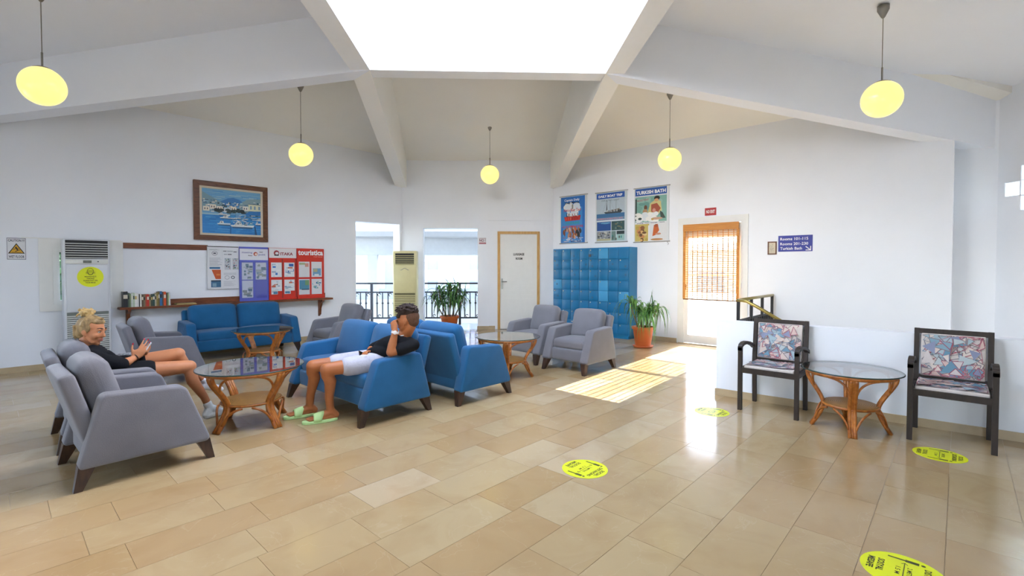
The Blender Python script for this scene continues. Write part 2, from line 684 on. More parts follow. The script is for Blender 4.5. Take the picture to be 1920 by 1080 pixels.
tri('ceiling_far_left', (eA2[0] - .3, -0.05), (eA[0] + .05, eA[1] + .3), (-SW, 0.0), lambda x, y: 3.9 + 0.4 * (LW - y), 'triangular sloping white ceiling above the notice boards')
tri('ceiling_far_right', (eB[0] - .05, eB[1] + .4), (7.6, -0.2), (SW, 0.0), lambda x, y: 3.83 + 0.4 * (RW - x), 'triangular sloping white ceiling above the posters')
tri('ceiling_near_right', (7.2, -3.46), (1.9, -8.7), (SW, SD), lambda x, y: 3.9 + 0.4 * (y - cA6[1]), 'triangular sloping white ceiling at the near right')
tri('ceiling_near_left', (-1.9, -8.7), (-7.2, -3.4), (-SW, SD), lambda x, y: 3.9 + 0.4 * (x - cA3[0]), 'triangular sloping white ceiling at the near left')

def beam(name, p, z0, q, z1, label, hw=0.125, top=5.3):
    """beam with sloping underside from plan p to q"""
    a, b_ = Vector(W2(*p)), Vector(W2(*q))
    d = (b_ - a).normalized()
    n = Vector((-d.y, d.x)) * hw
    pts = [a - n, a + n, b_ + n, b_ - n]
    vs = [(pts[0].x, pts[0].y, z0), (pts[1].x, pts[1].y, z0), (pts[2].x, pts[2].y, z1), (pts[3].x, pts[3].y, z1)]
    zt0 = z0 + 1.0
    vs += [(pts[0].x, pts[0].y, zt0), (pts[1].x, pts[1].y, zt0), (pts[2].x, pts[2].y, top), (pts[3].x, pts[3].y, top)]
    o = MB().add(vs, [(3, 2, 1, 0), (4, 5, 6, 7), (0, 1, 5, 4), (1, 2, 6, 5), (2, 3, 7, 6), (3, 0, 4, 7)]).build(name, plaster_c if name in ('trim_1', 'trim_2') else plaster_n)
    return tag(o, label, None, None, 'structure')
k = 0.125
beam('trim_1', (eA[0] - .02, eA[1] + .1), 3.23, (-SW - k, 0.0), HB, 'white ceiling beam running from skylight to far wall, left one')
beam('trim_2', (eB[0] + .05, eB[1] + .1), 3.23, (SW + k, 0.0), HB, 'white ceiling beam running from skylight to far wall, right one')
beam('trim_3', (-6.95, k), 3.2, (-SW, k), HB, 'white ceiling beam sloping from skylight to the left wall')
beam('trim_4', (6.9, k), 3.02, (SW, k), HB, 'white ceiling beam sloping from skylight to the right wall')
beam('trim_5', (-6.95, SD - k), 3.2, (-SW, SD - k), HB, 'near white ceiling beam at the left')
beam('trim_6', (6.95, SD - k), 3.2, (SW, SD - k), HB, 'near white ceiling beam at the right')
beam('trim_7', (-2.03, -8.4), 3.23, (-SW - k, SD), HB, 'near white ceiling beam above the viewer, left')
beam('trim_8', (2.03, -8.4), 3.23, (SW + k, SD), HB, 'near white ceiling beam above the viewer, right')
# skylight shaft: four white walls rising from the beam frame
shaft_m = P('white_shaft_paint', '#f2f3f4', 0.8, var=0.01, spec=0.2)
sh = MB()
T = 5.45
for (a0, a1, d0, d1) in ((-SW - .25, SW + .25, 0, .25), (-SW - .25, SW + .25, SD - .25, SD), (-SW - .25, -SW, SD, 0), (SW, SW + .25, SD, 0)):
    sh.slab([W2(a0, d0), W2(a1, d0), W2(a1, d1), W2(a0, d1)], HB, T)
tag(sh.build('wall_skylight', shaft_m), 'bright white walls of the square skylight shaft', None, None, 'structure')
px, py = W2(0, SD / 2)
po = portal((px, py, T), 2 * SW + .1, -SD + .1, (0, 0, -1))
po.rotation_euler = (0, 0, R(-45))

# small pilaster and lintel of the far wall
pil = MB()
def on_far(u, off=0.0):
    return (u - off * Q, 15.75 - u - off * Q)
pil.slab([on_far(7.62), on_far(7.62, .05), on_far(7.79, .05), on_far(7.79)], 0, 4.1)
tag(pil.build('trim_9', plaster), 'slim white pilaster beside the luggage room door', None, None, 'structure')
lin_ = MB()
lin_.slab([on_far(7.79), on_far(7.79, .03), on_far(8.82, .03), on_far(8.82)], 2.5, 4.1)
tag(lin_.build('trim_10', plaster), 'white wall band above the luggage room door', None, None, 'structure')

# ---------------------------------------------------------------- low wall and stairwell
lwL, lwR = Vector((5.50, 1.98)), Vector((5.86, -2.6))
dl = (lwR - lwL).normalized()
nl = Vector((-dl.y, dl.x))                # pointing to +x
low = MB()
pts = [lwL, lwR, lwR + nl * 0.16, lwL + nl * 0.16]
low.slab([(p.x, p.y) for p in pts], -2.5, 0.83)
tag(low.build('wall_low', plaster), 'low white parapet wall behind the patterned chairs', None, None, 'structure')
sk = MB()
pts = [lwL - nl * .012 - dl * .012, lwR - nl * .012, lwR + nl * .05, lwL + nl * .17 - dl * .012]
sk.slab([(p.x, p.y) for p in pts], 0, 0.075)
tag(sk.build('baseboard_low_wall', skirt_m), 'beige marble skirting along the low parapet wall', None, None, 'structure')

def skirting(name, quads, label):
    b = MB()
    for q in quads:
        b.slab(q, 0, 0.08)
    return tag(b.build(name, skirt_m), label, None, None, 'structure')
skirting('baseboard_left', [[(cA2[0], LW - .015), (5.25, LW - .015), (5.25, LW), (cA2[0], LW)]], 'beige marble skirting along the long left wall')
skirting('baseboard_far', [[on_far(7.61, .065), on_far(7.8, .065), on_far(7.8, .04), on_far(7.61, .04)],
                           [on_far(7.8, .015), on_far(7.9, .015), on_far(7.9), on_far(7.8)],
                           [on_far(8.66, .015), on_far(8.84, .015), on_far(8.84), on_far(8.66)]], 'beige marble skirting beside the luggage room door')
skirting('baseboard_right', [[(RW - .015, 3.93), (RW, 3.93), (RW, 6.9), (RW - .015, 6.9)], [(RW - .015, 2.2), (RW, 2.2), (RW, 2.65), (RW - .015, 2.65)]], 'beige marble skirting along the poster wall')

# ---------------------------------------------------------------- floor: base and marble tiles
def tile_mat(name, mode):
    m, nt, b = new_mat(name)
    tc = nt.nodes.new('ShaderNodeNewGeometry')
    if mode == 'object':
        oi = nt.nodes.new('ShaderNodeObjectInfo')
        rnd = oi.outputs['Random']
    else:
        rnd = tc.outputs['Random Per Island']
    cr = nt.nodes.new('ShaderNodeValToRGB')
    cr.color_ramp.interpolation = 'LINEAR'
    el = cr.color_ramp.elements
    el[0].position = 0.0
    el[0].color = hx('#a78b61') + (1,)
    el[1].position = 1.0
    el[1].color = hx('#b7a281') + (1,)
    for p_, c_ in ((0.15, '#a98d65'), (0.35, '#ac926a'), (0.6, '#ae966f'), (0.85, '#b09a74')):
        e_ = el.new(p_)
        e_.color = hx(c_) + (1,)
    nt.links.new(rnd, cr.inputs[0])
    # offset the marble pattern per tile
    ad = nt.nodes.new('ShaderNodeVectorMath')
    ad.operation = 'MULTIPLY_ADD'
    cmb = nt.nodes.new('ShaderNodeCombineXYZ')
    ml = nt.nodes.new('ShaderNodeMath')
    ml.operation = 'MULTIPLY'
    ml.inputs[1].default_value = 37.0
    nt.links.new(rnd, ml.inputs[0])
    for i in range(3):
        nt.links.new(ml.outputs[0], cmb.inputs[i])
    ad.inputs[1].default_value = (1, 1, 1)
    nt.links.new(tc.outputs['Position'], ad.inputs[0])
    nt.links.new(cmb.outputs[0], ad.inputs[2])
    n1 = nt.nodes.new('ShaderNodeTexNoise')
    n1.inputs['Scale'].default_value = 3.2
    n1.inputs['Detail'].default_value = 6
    n1.inputs['Distortion'].default_value = 0.8
    nt.links.new(ad.outputs[0], n1.inputs['Vector'])
    m1 = nt.nodes.new('ShaderNodeMix')
    m1.data_type = 'RGBA'
    m1.blend_type = 'MIX'
    r1 = nt.nodes.new('ShaderNodeMapRange')
    r1.inputs[1].default_value = 0.45
    r1.inputs[2].default_value = 0.75
    r1.inputs[4].default_value = 0.55
    nt.links.new(n1.outputs['Fac'], r1.inputs[0])
    nt.links.new(r1.outputs[0], m1.inputs[0])
    nt.links.new(cr.outputs[0], m1.inputs[6])
    m1.inputs[7].default_value = hx('#9c7d55') + (1,)
    # thin veins
    n2 = nt.nodes.new('ShaderNodeTexNoise')
    n2.inputs['Scale'].default_value = 2.0
    n2.inputs['Detail'].default_value = 8
    n2.inputs['Distortion'].default_value = 1.5
    nt.links.new(ad.outputs[0], n2.inputs['Vector'])
    ab = nt.nodes.new('ShaderNodeMath')
    ab.operation = 'SUBTRACT'
    ab.inputs[1].default_value = 0.5
    ab2 = nt.nodes.new('ShaderNodeMath')
    ab2.operation = 'ABSOLUTE'
    nt.links.new(n2.outputs['Fac'], ab.inputs[0])
    nt.links.new(ab.outputs[0], ab2.inputs[0])
    r2 = nt.nodes.new('ShaderNodeMapRange')
    r2.inputs[1].default_value = 0.0
    r2.inputs[2].default_value = 0.006
    r2.inputs[3].default_value = 0.13
    r2.inputs[4].default_value = 0.0
    nt.links.new(ab2.outputs[0], r2.inputs[0])
    m2 = nt.nodes.new('ShaderNodeMix')
    m2.data_type = 'RGBA'
    nt.links.new(r2.outputs[0], m2.inputs[0])
    nt.links.new(m1.outputs[2], m2.inputs[6])
    m2.inputs[7].default_value = hx('#cdbfa4') + (1,)
    nt.links.new(m2.outputs[2], b.inputs['Base Color'])
    rr = nt.nodes.new('ShaderNodeMapRange')
    rr.inputs[3].default_value = 0.08
    rr.inputs[4].default_value = 0.20
    nt.links.new(n1.outputs['Fac'], rr.inputs[0])
    nt.links.new(rr.outputs[0], b.inputs['Roughness'])
    b.inputs['Specular IOR Level'].default_value = 0.55
    n3 = nt.nodes.new('ShaderNodeTexNoise')
    n3.inputs['Scale'].default_value = 9
    nt.links.new(tc.outputs['Position'], n3.inputs['Vector'])
    bp = nt.nodes.new('ShaderNodeBump')
    bp.inputs['Strength'].default_value = 0.05
    bp.inputs['Distance'].default_value = 0.01
    nt.links.new(n3.outputs['Fac'], bp.inputs['Height'])
    nt.links.new(bp.outputs[0], b.inputs['Normal'])
    return m
tm_o, tm_i = tile_mat('polished_marble_tile', 'object'), tile_mat('polished_marble_field', 'island')
grout = P('beige_grout', '#a08a68', 0.6)
oct_ = [(cA2[0], LW), cA, cB, (RW, 2.1), (5.5, 2.1), (5.92, -2.75), cA5, cA4, cA3]
floor = MB().slab(oct_, -0.12, -0.003).build('floor', grout)
tag(floor, 'beige polished marble floor of the hall', None, None, 'structure')
f_px = 17 / 36 * 1920
hd = R(42.8)
def cam_depth(x, y):
    return math.cos(hd) * x + math.sin(hd) * y, math.sin(hd) * x - math.cos(hd) * y
def inside(x, y):
    e, d = ED(x, y)
    if y > LW or x > RW or x + y > 15.75:
        return False
    if abs(e) > 6.85 or d < -8.28 or d - e < -8.28 - 2.03 or x < cA4[0] or y < cA5[1]:
        return False
    if x > 5.52 - (y - 1.98) * 0.0786 and y < 2.12:
        return False
    return True
rnd = random.Random(11)
tiles = []
row = 0
yv = 0.03 - 0.31 * 9
while yv < LW:
    xx = -3.0 - rnd.random() * 0.6
    while xx < RW:
        ln = rnd.choice((0.5, 0.6, 0.6, 0.72))
        tiles.append((xx, min(xx + ln, RW), yv, min(yv + 0.31, LW)))
        xx += ln
    yv += 0.31
seen, field = [], []
for t in tiles:
    cx, cy = (t[0] + t[1]) / 2, (t[2] + t[3]) / 2
    corners = [(t[0], t[2]), (t[1], t[2]), (t[1], t[3]), (t[0], t[3])]
    nin = sum(inside(*c) for c in corners)
    if nin == 0 and not inside(cx, cy):
        continue
    Z, X = cam_depth(cx, cy)
    vis = nin == 4 and Z > 1.6 and abs(X / Z) < 1.2
    area = (t[1] - t[0]) * 0.31 * 1.42 / max(0.3, Z) ** 3
    if vis:
        seen.append((area, t))
    elif nin >= 1:
        field.append(t)
seen.sort(reverse=True)
field += [t for a, t in seen[300:]]
gap = 0.0007
cache = {}
for a, t in seen[:300]:
    L = round(t[1] - t[0], 3)
    wdt = round(t[3] - t[2], 3)
    if (L, wdt) not in cache:
        h, w_ = L / 2 - gap, wdt / 2 - gap
        b = MB().add([(-h, -w_, -.006), (h, -w_, -.006), (h, w_, -.006), (-h, w_, -.006),
                      (-h + .0003, -w_ + .0003, 0), (h - .0003, -w_ + .0003, 0), (h - .0003, w_ - .0003, 0), (-h + .0003, w_ - .0003, 0)],
                     [(4, 5, 6, 7), (0, 1, 5, 4), (1, 2, 6, 5), (2, 3, 7, 6), (3, 0, 4, 7)])
        cache[(L, wdt)] = b.mesh('tile')
    obj('tile', cache[(L, wdt)], tm_o, floor, ((t[0] + t[1]) / 2, (t[2] + t[3]) / 2, rnd.uniform(-.0003, .0003)))
# cut the far tiles to the outline of the room
fb = bmesh.new()
for t in field:
    vs = [fb.verts.new(p) for p in ((t[0] + gap, t[2] + gap, 0), (t[1] - gap, t[2] + gap, 0), (t[1] - gap, t[3] - gap, 0), (t[0] + gap, t[3] - gap, 0))]
    fb.faces.new(vs)
for co, no in (((cA[0], cA[1], 0), (1, 1, 0)), ((cA2[0], cA2[1], 0), (-1, 1, 0)), ((RW, 0, 0), (1, 0, 0))):
    bmesh.ops.bisect_plane(fb, geom=fb.verts[:] + fb.edges[:] + fb.faces[:], plane_co=co, plane_no=no, clear_outer=True)
fme = bpy.data.meshes.new('tile_field')
fb.to_mesh(fme)
fb.free()
tag(obj('tile_field', fme, tm_i, floor), kind='stuff')

# ---------------------------------------------------------------- stairs behind the parapet, with railing
st = MB()
for i in range(8):
    st.box(5.95, 7.2, 2.05 - 0.29 * (i + 1), 2.05 - 0.29 * i, -0.17 * (i + 1) - 0.17, -0.17 * (i + 1))
st.box(7.2, 8.85, -2.6, 2.08, -2.5, -2.4)
st.box(5.95, 8.85, -2.6, -0.25, -2.6, -2.5)
tag(st.build('floor_stairs', skirt_m), 'marble stairs going down behind the parapet wall', None, None, 'structure')
iron = P('black_wrought_iron', '#26262a', 0.45, metal=0.3)
brass = P('aged_brass_handrail', '#9a8a4e', 0.3, metal=0.8, var=0.15)
rl = thing('stair_railing', 'black iron stair railing with brass handrail beside the glazed door', 'railing', (7.12, 2.27, 0))
for x in (0, 0.58, 1.12, 1.66):
    MB().box(x - .018, x + .018, -.018, .018, 0, .955).build('post', iron, rl)
hr = MB().tube([(-.02, 0, .965), (1.70, 0, .965)], 0.022, 10).build('handrail', brass, rl, True)
MB().box(0, 1.68, -.012, .012, .66, .69).build('rail', iron, rl)
MB().box(0, 1.68, -.012, .012, .10, .13).build('rail', iron, rl)
bal = MB().box(-.011, .011, -.011, .011, .13, .66).mesh('baluster')
xx = 0.1
while xx < 1.64:
    obj('baluster', bal, iron, rl, (xx, 0, 0))
    if int(xx * 10) % 2 == 0:
        MB().tube([(xx, 0, .62), (xx + .03, 0, .64), (xx + .045, 0, .60), (xx + .025, 0, .57), (xx + .01, 0, .59)], .005, 5).build('scroll', iron, rl)
    xx += 0.095
MB().tube([(-.02, .0, .965), (-.03, -.12, .955), (-.03, -.3, .86), (-.03, -1.6, .10)], 0.022, 10).build('handrail', brass, rl, True)
MB().tube([(0, -.1, .66), (0, -.3, .56), (0, -1.6, -.2)], 0.012, 6).build('rail', iron, rl)
for i in range(9):
    yb = -.12 - i * .13
    zt = .66 if i == 0 else .645 - (i * .13) * .585
    MB().box(-.008, .008, yb - .008, yb + .008, -1.0, zt).build('baluster', iron, rl)
MB().box(-.02, .02, -.62, -.58, -1.0, .68).build('post', iron, rl)

# ---------------------------------------------------------------- luggage room door
door_w = P('white_door_lacquer', '#e6e6e3', 0.4, var=0.015)
pine = wood('pine_architrave', '#b98a45', '#d2a763', 0.45, (10, 10, 1.5))
ink_k = P('black_ink', '#1b1b1d', 0.6, var=0.0)
steel = P('brushed_steel', '#8d8d8a', 0.3, metal=0.9)
dx, dy = on_far(8.285)
dr = bpy.data.objects.new('door_1', None)
dr.location = (dx, dy, 0)
dr.rotation_euler = (0, 0, R(-45))
COL.objects.link(dr)
tag(dr, 'white panelled luggage room door in a pine frame', None, None, 'structure')
hw = 0.445
for nm, bx in (('architrave', (-hw - .04, -hw + .02, -.035, .06, 0, 2.25)), ('architrave', (hw - .02, hw + .04, -.035, .06, 0, 2.25)), ('architrave', (-hw + .02, hw - .02, -.035, .06, 2.19, 2.25))):
    MB().box(*bx).build(nm, pine, dr)
lf = MB().box(-hw + .02, hw - .02, -.005, .035, 0.01, 2.19).build('leaf', door_w, dr)
def mould(b, x0, x1, z0, z1, w=0.022):
    for a in ((x0, x1, z0, z0 + w), (x0, x1, z1 - w, z1), (x0, x0 + w, z0 + w, z1 - w), (x1 - w, x1, z0 + w, z1 - w)):
        b.box(a[0], a[1], -.017, -.004, a[2], a[3])
for x0, x1 in ((-.34, -.03), (.03, .34)):
    for z0, z1 in ((.15, .70), (.78, .90), (.98, 1.95)):
        b = MB()
        mould(b, x0, x1, z0, z1)
        b.build('panel_moulding', door_w, lf)
b = MB()
b.prism([(-.34, 2.06), (-.26, 2.0), (.26, 2.0), (.34, 2.06), (.34, 2.09), (.25, 2.035), (-.25, 2.035), (-.34, 2.09)], -.017, -.004)
b.build('panel_moulding', door_w, lf)
h = MB().box(-.40, -.36, -.016, -.004, .93, 1.17)
h.build('handle_plate', steel, lf)
MB().tube([(-.38, -.01, 1.10), (-.38, -.055, 1.10), (-.27, -.055, 1.10)], .011, 8).build('door_handle', steel, lf, True)
text('LUGGAGE', (-.12, 1.70, .13, 1.755), ink_k, lf, -.0185, bold=.03)
text('ROOM', (-.065, 1.60, .085, 1.655), ink_k, lf, -.0185, bold=.03)

# ---------------------------------------------------------------- glazed terrace door with blind
dr2 = bpy.data.objects.new('door_2', None)
dr2.location = (RW, 3.29, 0)
dr2.rotation_euler = (0, 0, R(-90))
COL.objects.link(dr2)
tag(dr2, 'white framed glazed door to the sunny terrace', None, None, 'structure')
for bx in ((-.62, -.50, -.02, .06, 0, 2.34), (.50, .62, -.02, .06, 0, 2.34), (-.50, .50, -.02, .06, 2.22, 2.34)):
    MB().box(*bx).build('door_frame', white_paint, dr2)
lf2 = MB()
for bx in ((-.50, -.43, 0, .05, 0.02, 2.21), (.43, .50, 0, .05, 0.02, 2.21), (-.43, .43, 0, .05, .02, .17), (-.43, .43, 0, .05, 1.97, 2.21), (-.43, .43, .01, .04, 1.27, 1.30)):
    lf2.box(*bx)
lf2 = lf2.build('leaf', white_paint, dr2)
MB().box(-.43, .43, .022, .026, .17, 1.97).build('pane', pane_mat('door_glass', (0.97, 0.985, 0.985)), lf2)
MB().box(-.485, -.465, -.02, 0, 1.0, 1.12).tube([(-.475, -.02, 1.08), (-.475, -.032, 1.08), (-.44, -.032, 1.08)], .01, 8).build('door_handle', P('dark_bronze', '#4a3a28', 0.4, metal=0.7), lf2)
for z in (.35, 1.1, 1.85):
    MB().tube([(.515, -.03, z - .05), (.515, -.03, z + .05)], .012, 8).build('hinge', white_paint, lf2)
tag(MB().box(-.60, .60, -.03, .40, -.01, .012).build('threshold', skirt_m, dr2))

bamboo = wood('bamboo_slats', '#b57a3a', '#d89a4e', 0.5, (1.5, 20, 20))
bam_d = wood('bamboo_valance', '#b9742c', '#d2903c', 0.5, (1.5, 20, 20))
bl = thing('bamboo_blind', 'bamboo roller blind half covering the glazed terrace door', 'blind', (RW - .045, 3.30, 0), R(-90))
b = MB().box(-.49, .49, -.03, .012, 2.09, 2.215)
b.build('valance', bam_d, bl)
sl = MB().box(-.475, .475, -.003, .003, -.0055, .0055).mesh('slat')
z = 0.845
while z < 2.09:
    o = obj('slat', sl, bamboo, bl, (0, 0, z), (rnd.uniform(-.1, .1), 0, 0))
    z += 0.034
for x in (-.475, .475):
    MB().box(x - .022, x + .022, -.007, .007, .84, 2.10).build('edge_tape', bam_d, bl)
for x in [-.405 + .09 * i for i in range(10)]:
    MB().box(x - .008, x + .008, -.0045, -.0035, .84, 2.1).build('warp_tape', bamboo, bl)
MB().box(-.49, .49, -.008, .008, .825, .845).build('bottom_bar', P('dark_bamboo', '#6b4a26', 0.5), bl)
MB().tube([(.53, -.02, 2.15), (.535, -.02, 1.5), (.53, -.02, .95)], .004, 5).build('pull_cord', white_paint, bl)

# ---------------------------------------------------------------- left window (beside the air conditioner)
wn_ = bpy.data.objects.new('window_1', None)
wn_.location = (0, LW, 0)
COL.objects.link(wn_)
tag(wn_, 'small white framed window behind the tall grey air conditioner', None, None, 'structure')
pan = MB()
for bx in ((.46, .60, -.03, 0, .81, 1.82), (1.24, 1.38, -.03, 0, .81, 1.82), (.60, 1.24, -.03, 0, .81, .90), (.60, 1.24, -.03, 0, 1.70, 1.82)):
    pan.box(*bx)
pan.build('window_surround', white_paint, wn_)
fr = MB()
for bx in ((.60, .67, -.05, .06, .90, 1.70), (1.17, 1.24, -.05, .06, .90, 1.70), (.67, 1.17, -.05, .06, .90, .96), (.67, 1.17, -.05, .06, 1.64, 1.70)):
    fr.box(*bx)
fr.build('window_frame', white_paint, wn_)
MB().box(.67, 1.17, .02, .026, .96, 1.64).build('pane', pane_mat('window_glass', (0.8, 0.85, 0.84)), wn_)

# ---------------------------------------------------------------- unseen windows, added to let in sky fill light
def fill_window(name, p0, p1, s0, s1, z0, z1, out, label):
    p0, p1 = Vector(p0), Vector(p1)
    d = (p1 - p0).normalized()
    o = Vector(out).normalized()
    b = MB()
    n = 5
    for i in range(n):
        s = s0 + (s1 - s0) * i / (n - 1)
        a = p0 + d * (s - .035) + o * .08
        c = p0 + d * (s + .035) + o * .08
        b.slab([(a.x, a.y), (c.x, c.y), (c.x + o.x * .06, c.y + o.y * .06), (a.x + o.x * .06, a.y + o.y * .06)], z0, z1)
    for zz in (z0, z1 - .07):
        a = p0 + d * s0 + o * .08
        c = p0 + d * s1 + o * .08
        b.slab([(a.x, a.y), (c.x, c.y), (c.x + o.x * .06, c.y + o.y * .06), (a.x + o.x * .06, a.y + o.y * .06)], zz, zz + .07)
    w = b.build(name, white_paint)
    tag(w, label, None, None, 'structure')
    m = p0 + d * (s0 + s1) / 2 + o * .2
    pr = portal((m.x, m.y, (z0 + z1) / 2), s1 - s0, z1 - z0, (-o.x, -o.y, 0))
fill_window('window_fill_3', cA4, cA3, 4.6, 5.8, .9, 2.9, (-1, 0), 'added white window frame at the near left, for fill light')
fill_window('window_fill_4', cA3, cA2, 1.2, 2.4, .9, 2.4, (-1, 1), 'added white window frame in the left side wall, for fill light')
fill_window('window_fill_2', cA5, cA4, 1.2, 2.8, 0, 2.1, (-1, -1), 'added white entrance frame behind the viewer, for fill light')

# ---------------------------------------------------------------- gallery and courtyard beyond the openings, terrace, ground
gl_m = P('pale_gallery_floor', '#c9ced8', 0.12, var=0.04, scale=2)
def edslab(b, e0, e1, d0, d1, z0, z1):
    return b.slab([W2(e0, d0), W2(e1, d0), W2(e1, d1), W2(e0, d1)], z0, z1)
gf = MB()
gf.slab([(5.0, LW + .001), (6.401, LW + .001), (8.86, 6.89), W2(4.2, 6.0), W2(-4.6, 6.0)], -.12, 0)
tag(gf.build('floor_gallery', gl_m), 'pale shiny floor of the gallery beyond the openings', None, None, 'structure')
b = MB()
edslab(b, -9, 6, 9.0, 9.3, 1.82, 2.35)
for e in (-7.2, -3.9, 3.2):
    edslab(b, e, e + .3, 9.05, 9.25, -3, 1.82)
court_m = P('courtyard_render', '#b4b9c0', 0.8, var=0.03)
tag(b.build('wall_gallery_beam', court_m), 'white beam and columns across the courtyard', None, None, 'structure')
b = MB()
edslab(b, -9, 6, 8.95, 9.02, -3, 0.42)
tag(b.build('wall_gallery_parapet', court_m), 'white parapet across the courtyard', None, None, 'structure')
b = MB()
edslab(b, -9, 6, 8.2, 9.6, 2.35, 2.5)
tag(b.build('ceiling_gallery', court_m), 'white canopy across the courtyard', None, None, 'structure')
cx_, cy_ = W2(-3, 14.0)  # invented facade, put up to cut off the glare of open sky
cb = thing('courtyard_sky_screen', 'made-up building across the courtyard, screening off the bright sky', 'building', (cx_, cy_, -3), R(-45))
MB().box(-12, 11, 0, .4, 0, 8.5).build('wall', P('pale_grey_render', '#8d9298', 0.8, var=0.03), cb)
wgl = P('pale_window_glass', '#b9cdc9', 0.08, var=0.1, scale=1.5)
for k_ in range(10):
    x_ = -8 + k_ * 1.75
    w0 = MB().box(x_, x_ + 1.3, -.03, .0, 3.55, 4.75).build('window', white_paint, cb)
    MB().box(x_ + .08, x_ + .61, -.04, -.028, 3.63, 4.67).build('pane', wgl, w0)
    MB().box(x_ + .69, x_ + 1.22, -.04, -.028, 3.63, 4.67).build('pane', wgl, w0)
aw = thing('awning', 'pale lilac awning in the courtyard behind the potted plant', 'awning', W2(-1.6, 11.5) + (0,), R(-45))
MB().add([(-1.3, -.5, .95), (1.3, -.5, .95), (1.3, .5, 1.30), (-1.3, .5, 1.30), (-1.3, -.5, .99), (1.3, -.5, .99), (1.3, .5, 1.34), (-1.3, .5, 1.34)], [(3, 2, 1, 0), (4, 5, 6, 7), (0, 1, 5, 4), (1, 2, 6, 5), (2, 3, 7, 6), (3, 0, 4, 7)]).build('canopy', P('lilac_canvas', '#b9b6cc', 0.8), aw)
for x_ in (-1.2, 1.2):
    MB().box(x_ - .03, x_ + .03, -.45, -.39, -3, .97).build('post', white_paint, aw)
tag(MB().box(-90, 90, -90, 90, -3.3, -3.0).build('ground', P('sandy_ground', '#9c937f', 0.9, var=0.1, scale=0.3)), 'sandy ground outside', None, None, 'structure')
tag(MB().box(9.25, 13.0, -1.2, 9.0, -.2, -.02).build('floor_terrace', terrace_m), 'sunlit pale terrace outside the glazed door', None, None, 'structure')
nb_ = thing('neighbour_building', 'pale neighbouring building glimpsed through the bamboo blind', 'building', (24, 9, -3), 0)
MB().box(0, 6, -9, 14, 0, 5.25).build('wall', P('cream_render', '#cdbfa8', 0.9), nb_)
MB().add([(-.5, -9.5, 5.25), (6.5, -9.5, 5.25), (6.5, 14.5, 5.25), (-.5, 14.5, 5.25), (3, -9.5, 5.75), (3, 14.5, 5.75)], [(0, 1, 4), (1, 2, 5, 4), (2, 3, 5), (3, 0, 4, 5), (3, 2, 1, 0)]).build('roof', P('terracotta_roof', '#a8745a', 0.9), nb_)
for k_ in range(6):
    MB().box(-.05, .0, -7.5 + k_ * 3.4, -6.2 + k_ * 3.4, 2.6, 4.2).build('window', P('grey_window', '#6d757a', 0.2), nb_)
tag(MB().box(12.8, 13.0, -1.2, 9.0, -.02, .75).build('wall_terrace', plaster), 'low white terrace wall outside the glazed door', None, None, 'structure')

b = MB()
edslab(b, -.12, 4.2, 5.1, 8.4, -.1, 3.3)  # unseen solid block, added to keep sun off the opening jambs
tag(b.build('wall_sun_block', plaster), 'unseen white block beyond the far wall, added to stop the sun', None, None, 'structure')
b = MB()
edslab(b, -7.0, 4.2, 5.1, 8.2, 2.75, 2.95)  # slab added to hold sky and sun off the gallery floor
tag(b.build('ceiling_shade_slab', court_m), 'pale slab added above the gallery walk to shade it', None, None, 'structure')
hedge_m = P('dark_hedge_leaves', '#2f4a28', 0.6, var=0.35, scale=8)
hg = thing('garden_shrub', 'dark green shrub outside the small window behind the air conditioner', 'shrub', (.85, 10.75, -3))
rh = random.Random(3)
hv, hf = [], []
for i in range(4500):
    a, zz = rh.uniform(0, 6.283), rh.uniform(.4, 5.3)
    rr = .62 * math.sqrt(rh.random()) * (1 if zz < 4.3 else (5.4 - zz) / 1.1)
    c_ = Vector((rr * math.cos(a), rr * math.sin(a), zz))
    t1 = Vector((rh.uniform(-1, 1), rh.uniform(-1, 1), rh.uniform(-1, 1))).normalized() * .13
    t2 = t1.orthogonal().normalized() * .07
    k0 = len(hv)
    hv += [tuple(c_ - t1), tuple(c_ + t2), tuple(c_ + t1), tuple(c_ - t2)]
    hf.append((k0, k0 + 1, k0 + 2, k0 + 3))
tag(MB().add(hv, hf).build('foliage', hedge_m, hg), kind='stuff')
MB().tube([(0, 0, 0), (0, 0, 4.2)], [.06, .03], 8).build('trunk', P('shrub_bark', '#5a4a38', 0.9), hg)
gr = thing('gallery_railing', 'black wrought iron gallery railing seen through the two openings', 'railing', W2(0, 5.75) + (0,), R(-45))
for e in (-4.0, -2.95, -1.86, -.78, .4):
    MB().box(e - .028, e + .028, -.028, .028, 0, 1.04).build('post', iron, gr)
MB().box(-4.0, .4, -.03, .03, 1.01, 1.05).build('rail', iron, gr)
MB().box(-4.0, .4, -.018, .018, .795, .83).build('rail', iron, gr)
MB().box(-4.0, .4, -.018, .018, .155, .19).build('rail', iron, gr)
bal = MB().box(-.012, .012, -.012, .012, .18, .81).lathe([(.004, .50), (.03, .54), (.004, .58)], 6).mesh('baluster')
e = -3.9
i = 0
while e < .38:
    obj('baluster', bal, iron, gr, (e, 0, 0))
    if i % 2 == 0:
        sc = [(e + .055 + .035 * math.cos(t), 0, .75 + .035 * math.sin(t)) for t in [0.2 * q for q in range(0, 24)]]
        MB().tube(sc, .009, 5).build('scroll', iron, gr)
        sc = [(e + .055 + .03 * math.cos(t), 0, .225 + .03 * math.sin(t)) for t in [0.2 * q for q in range(0, 24)]]
        MB().tube(sc, .009, 5).build('scroll', iron, gr)
    e += .135
    i += 1
for e in (-2.4, -1.0):
    MB().box(e - .009, e + .009, -.009, .009, .82, 1.02).build('baluster', iron, gr)

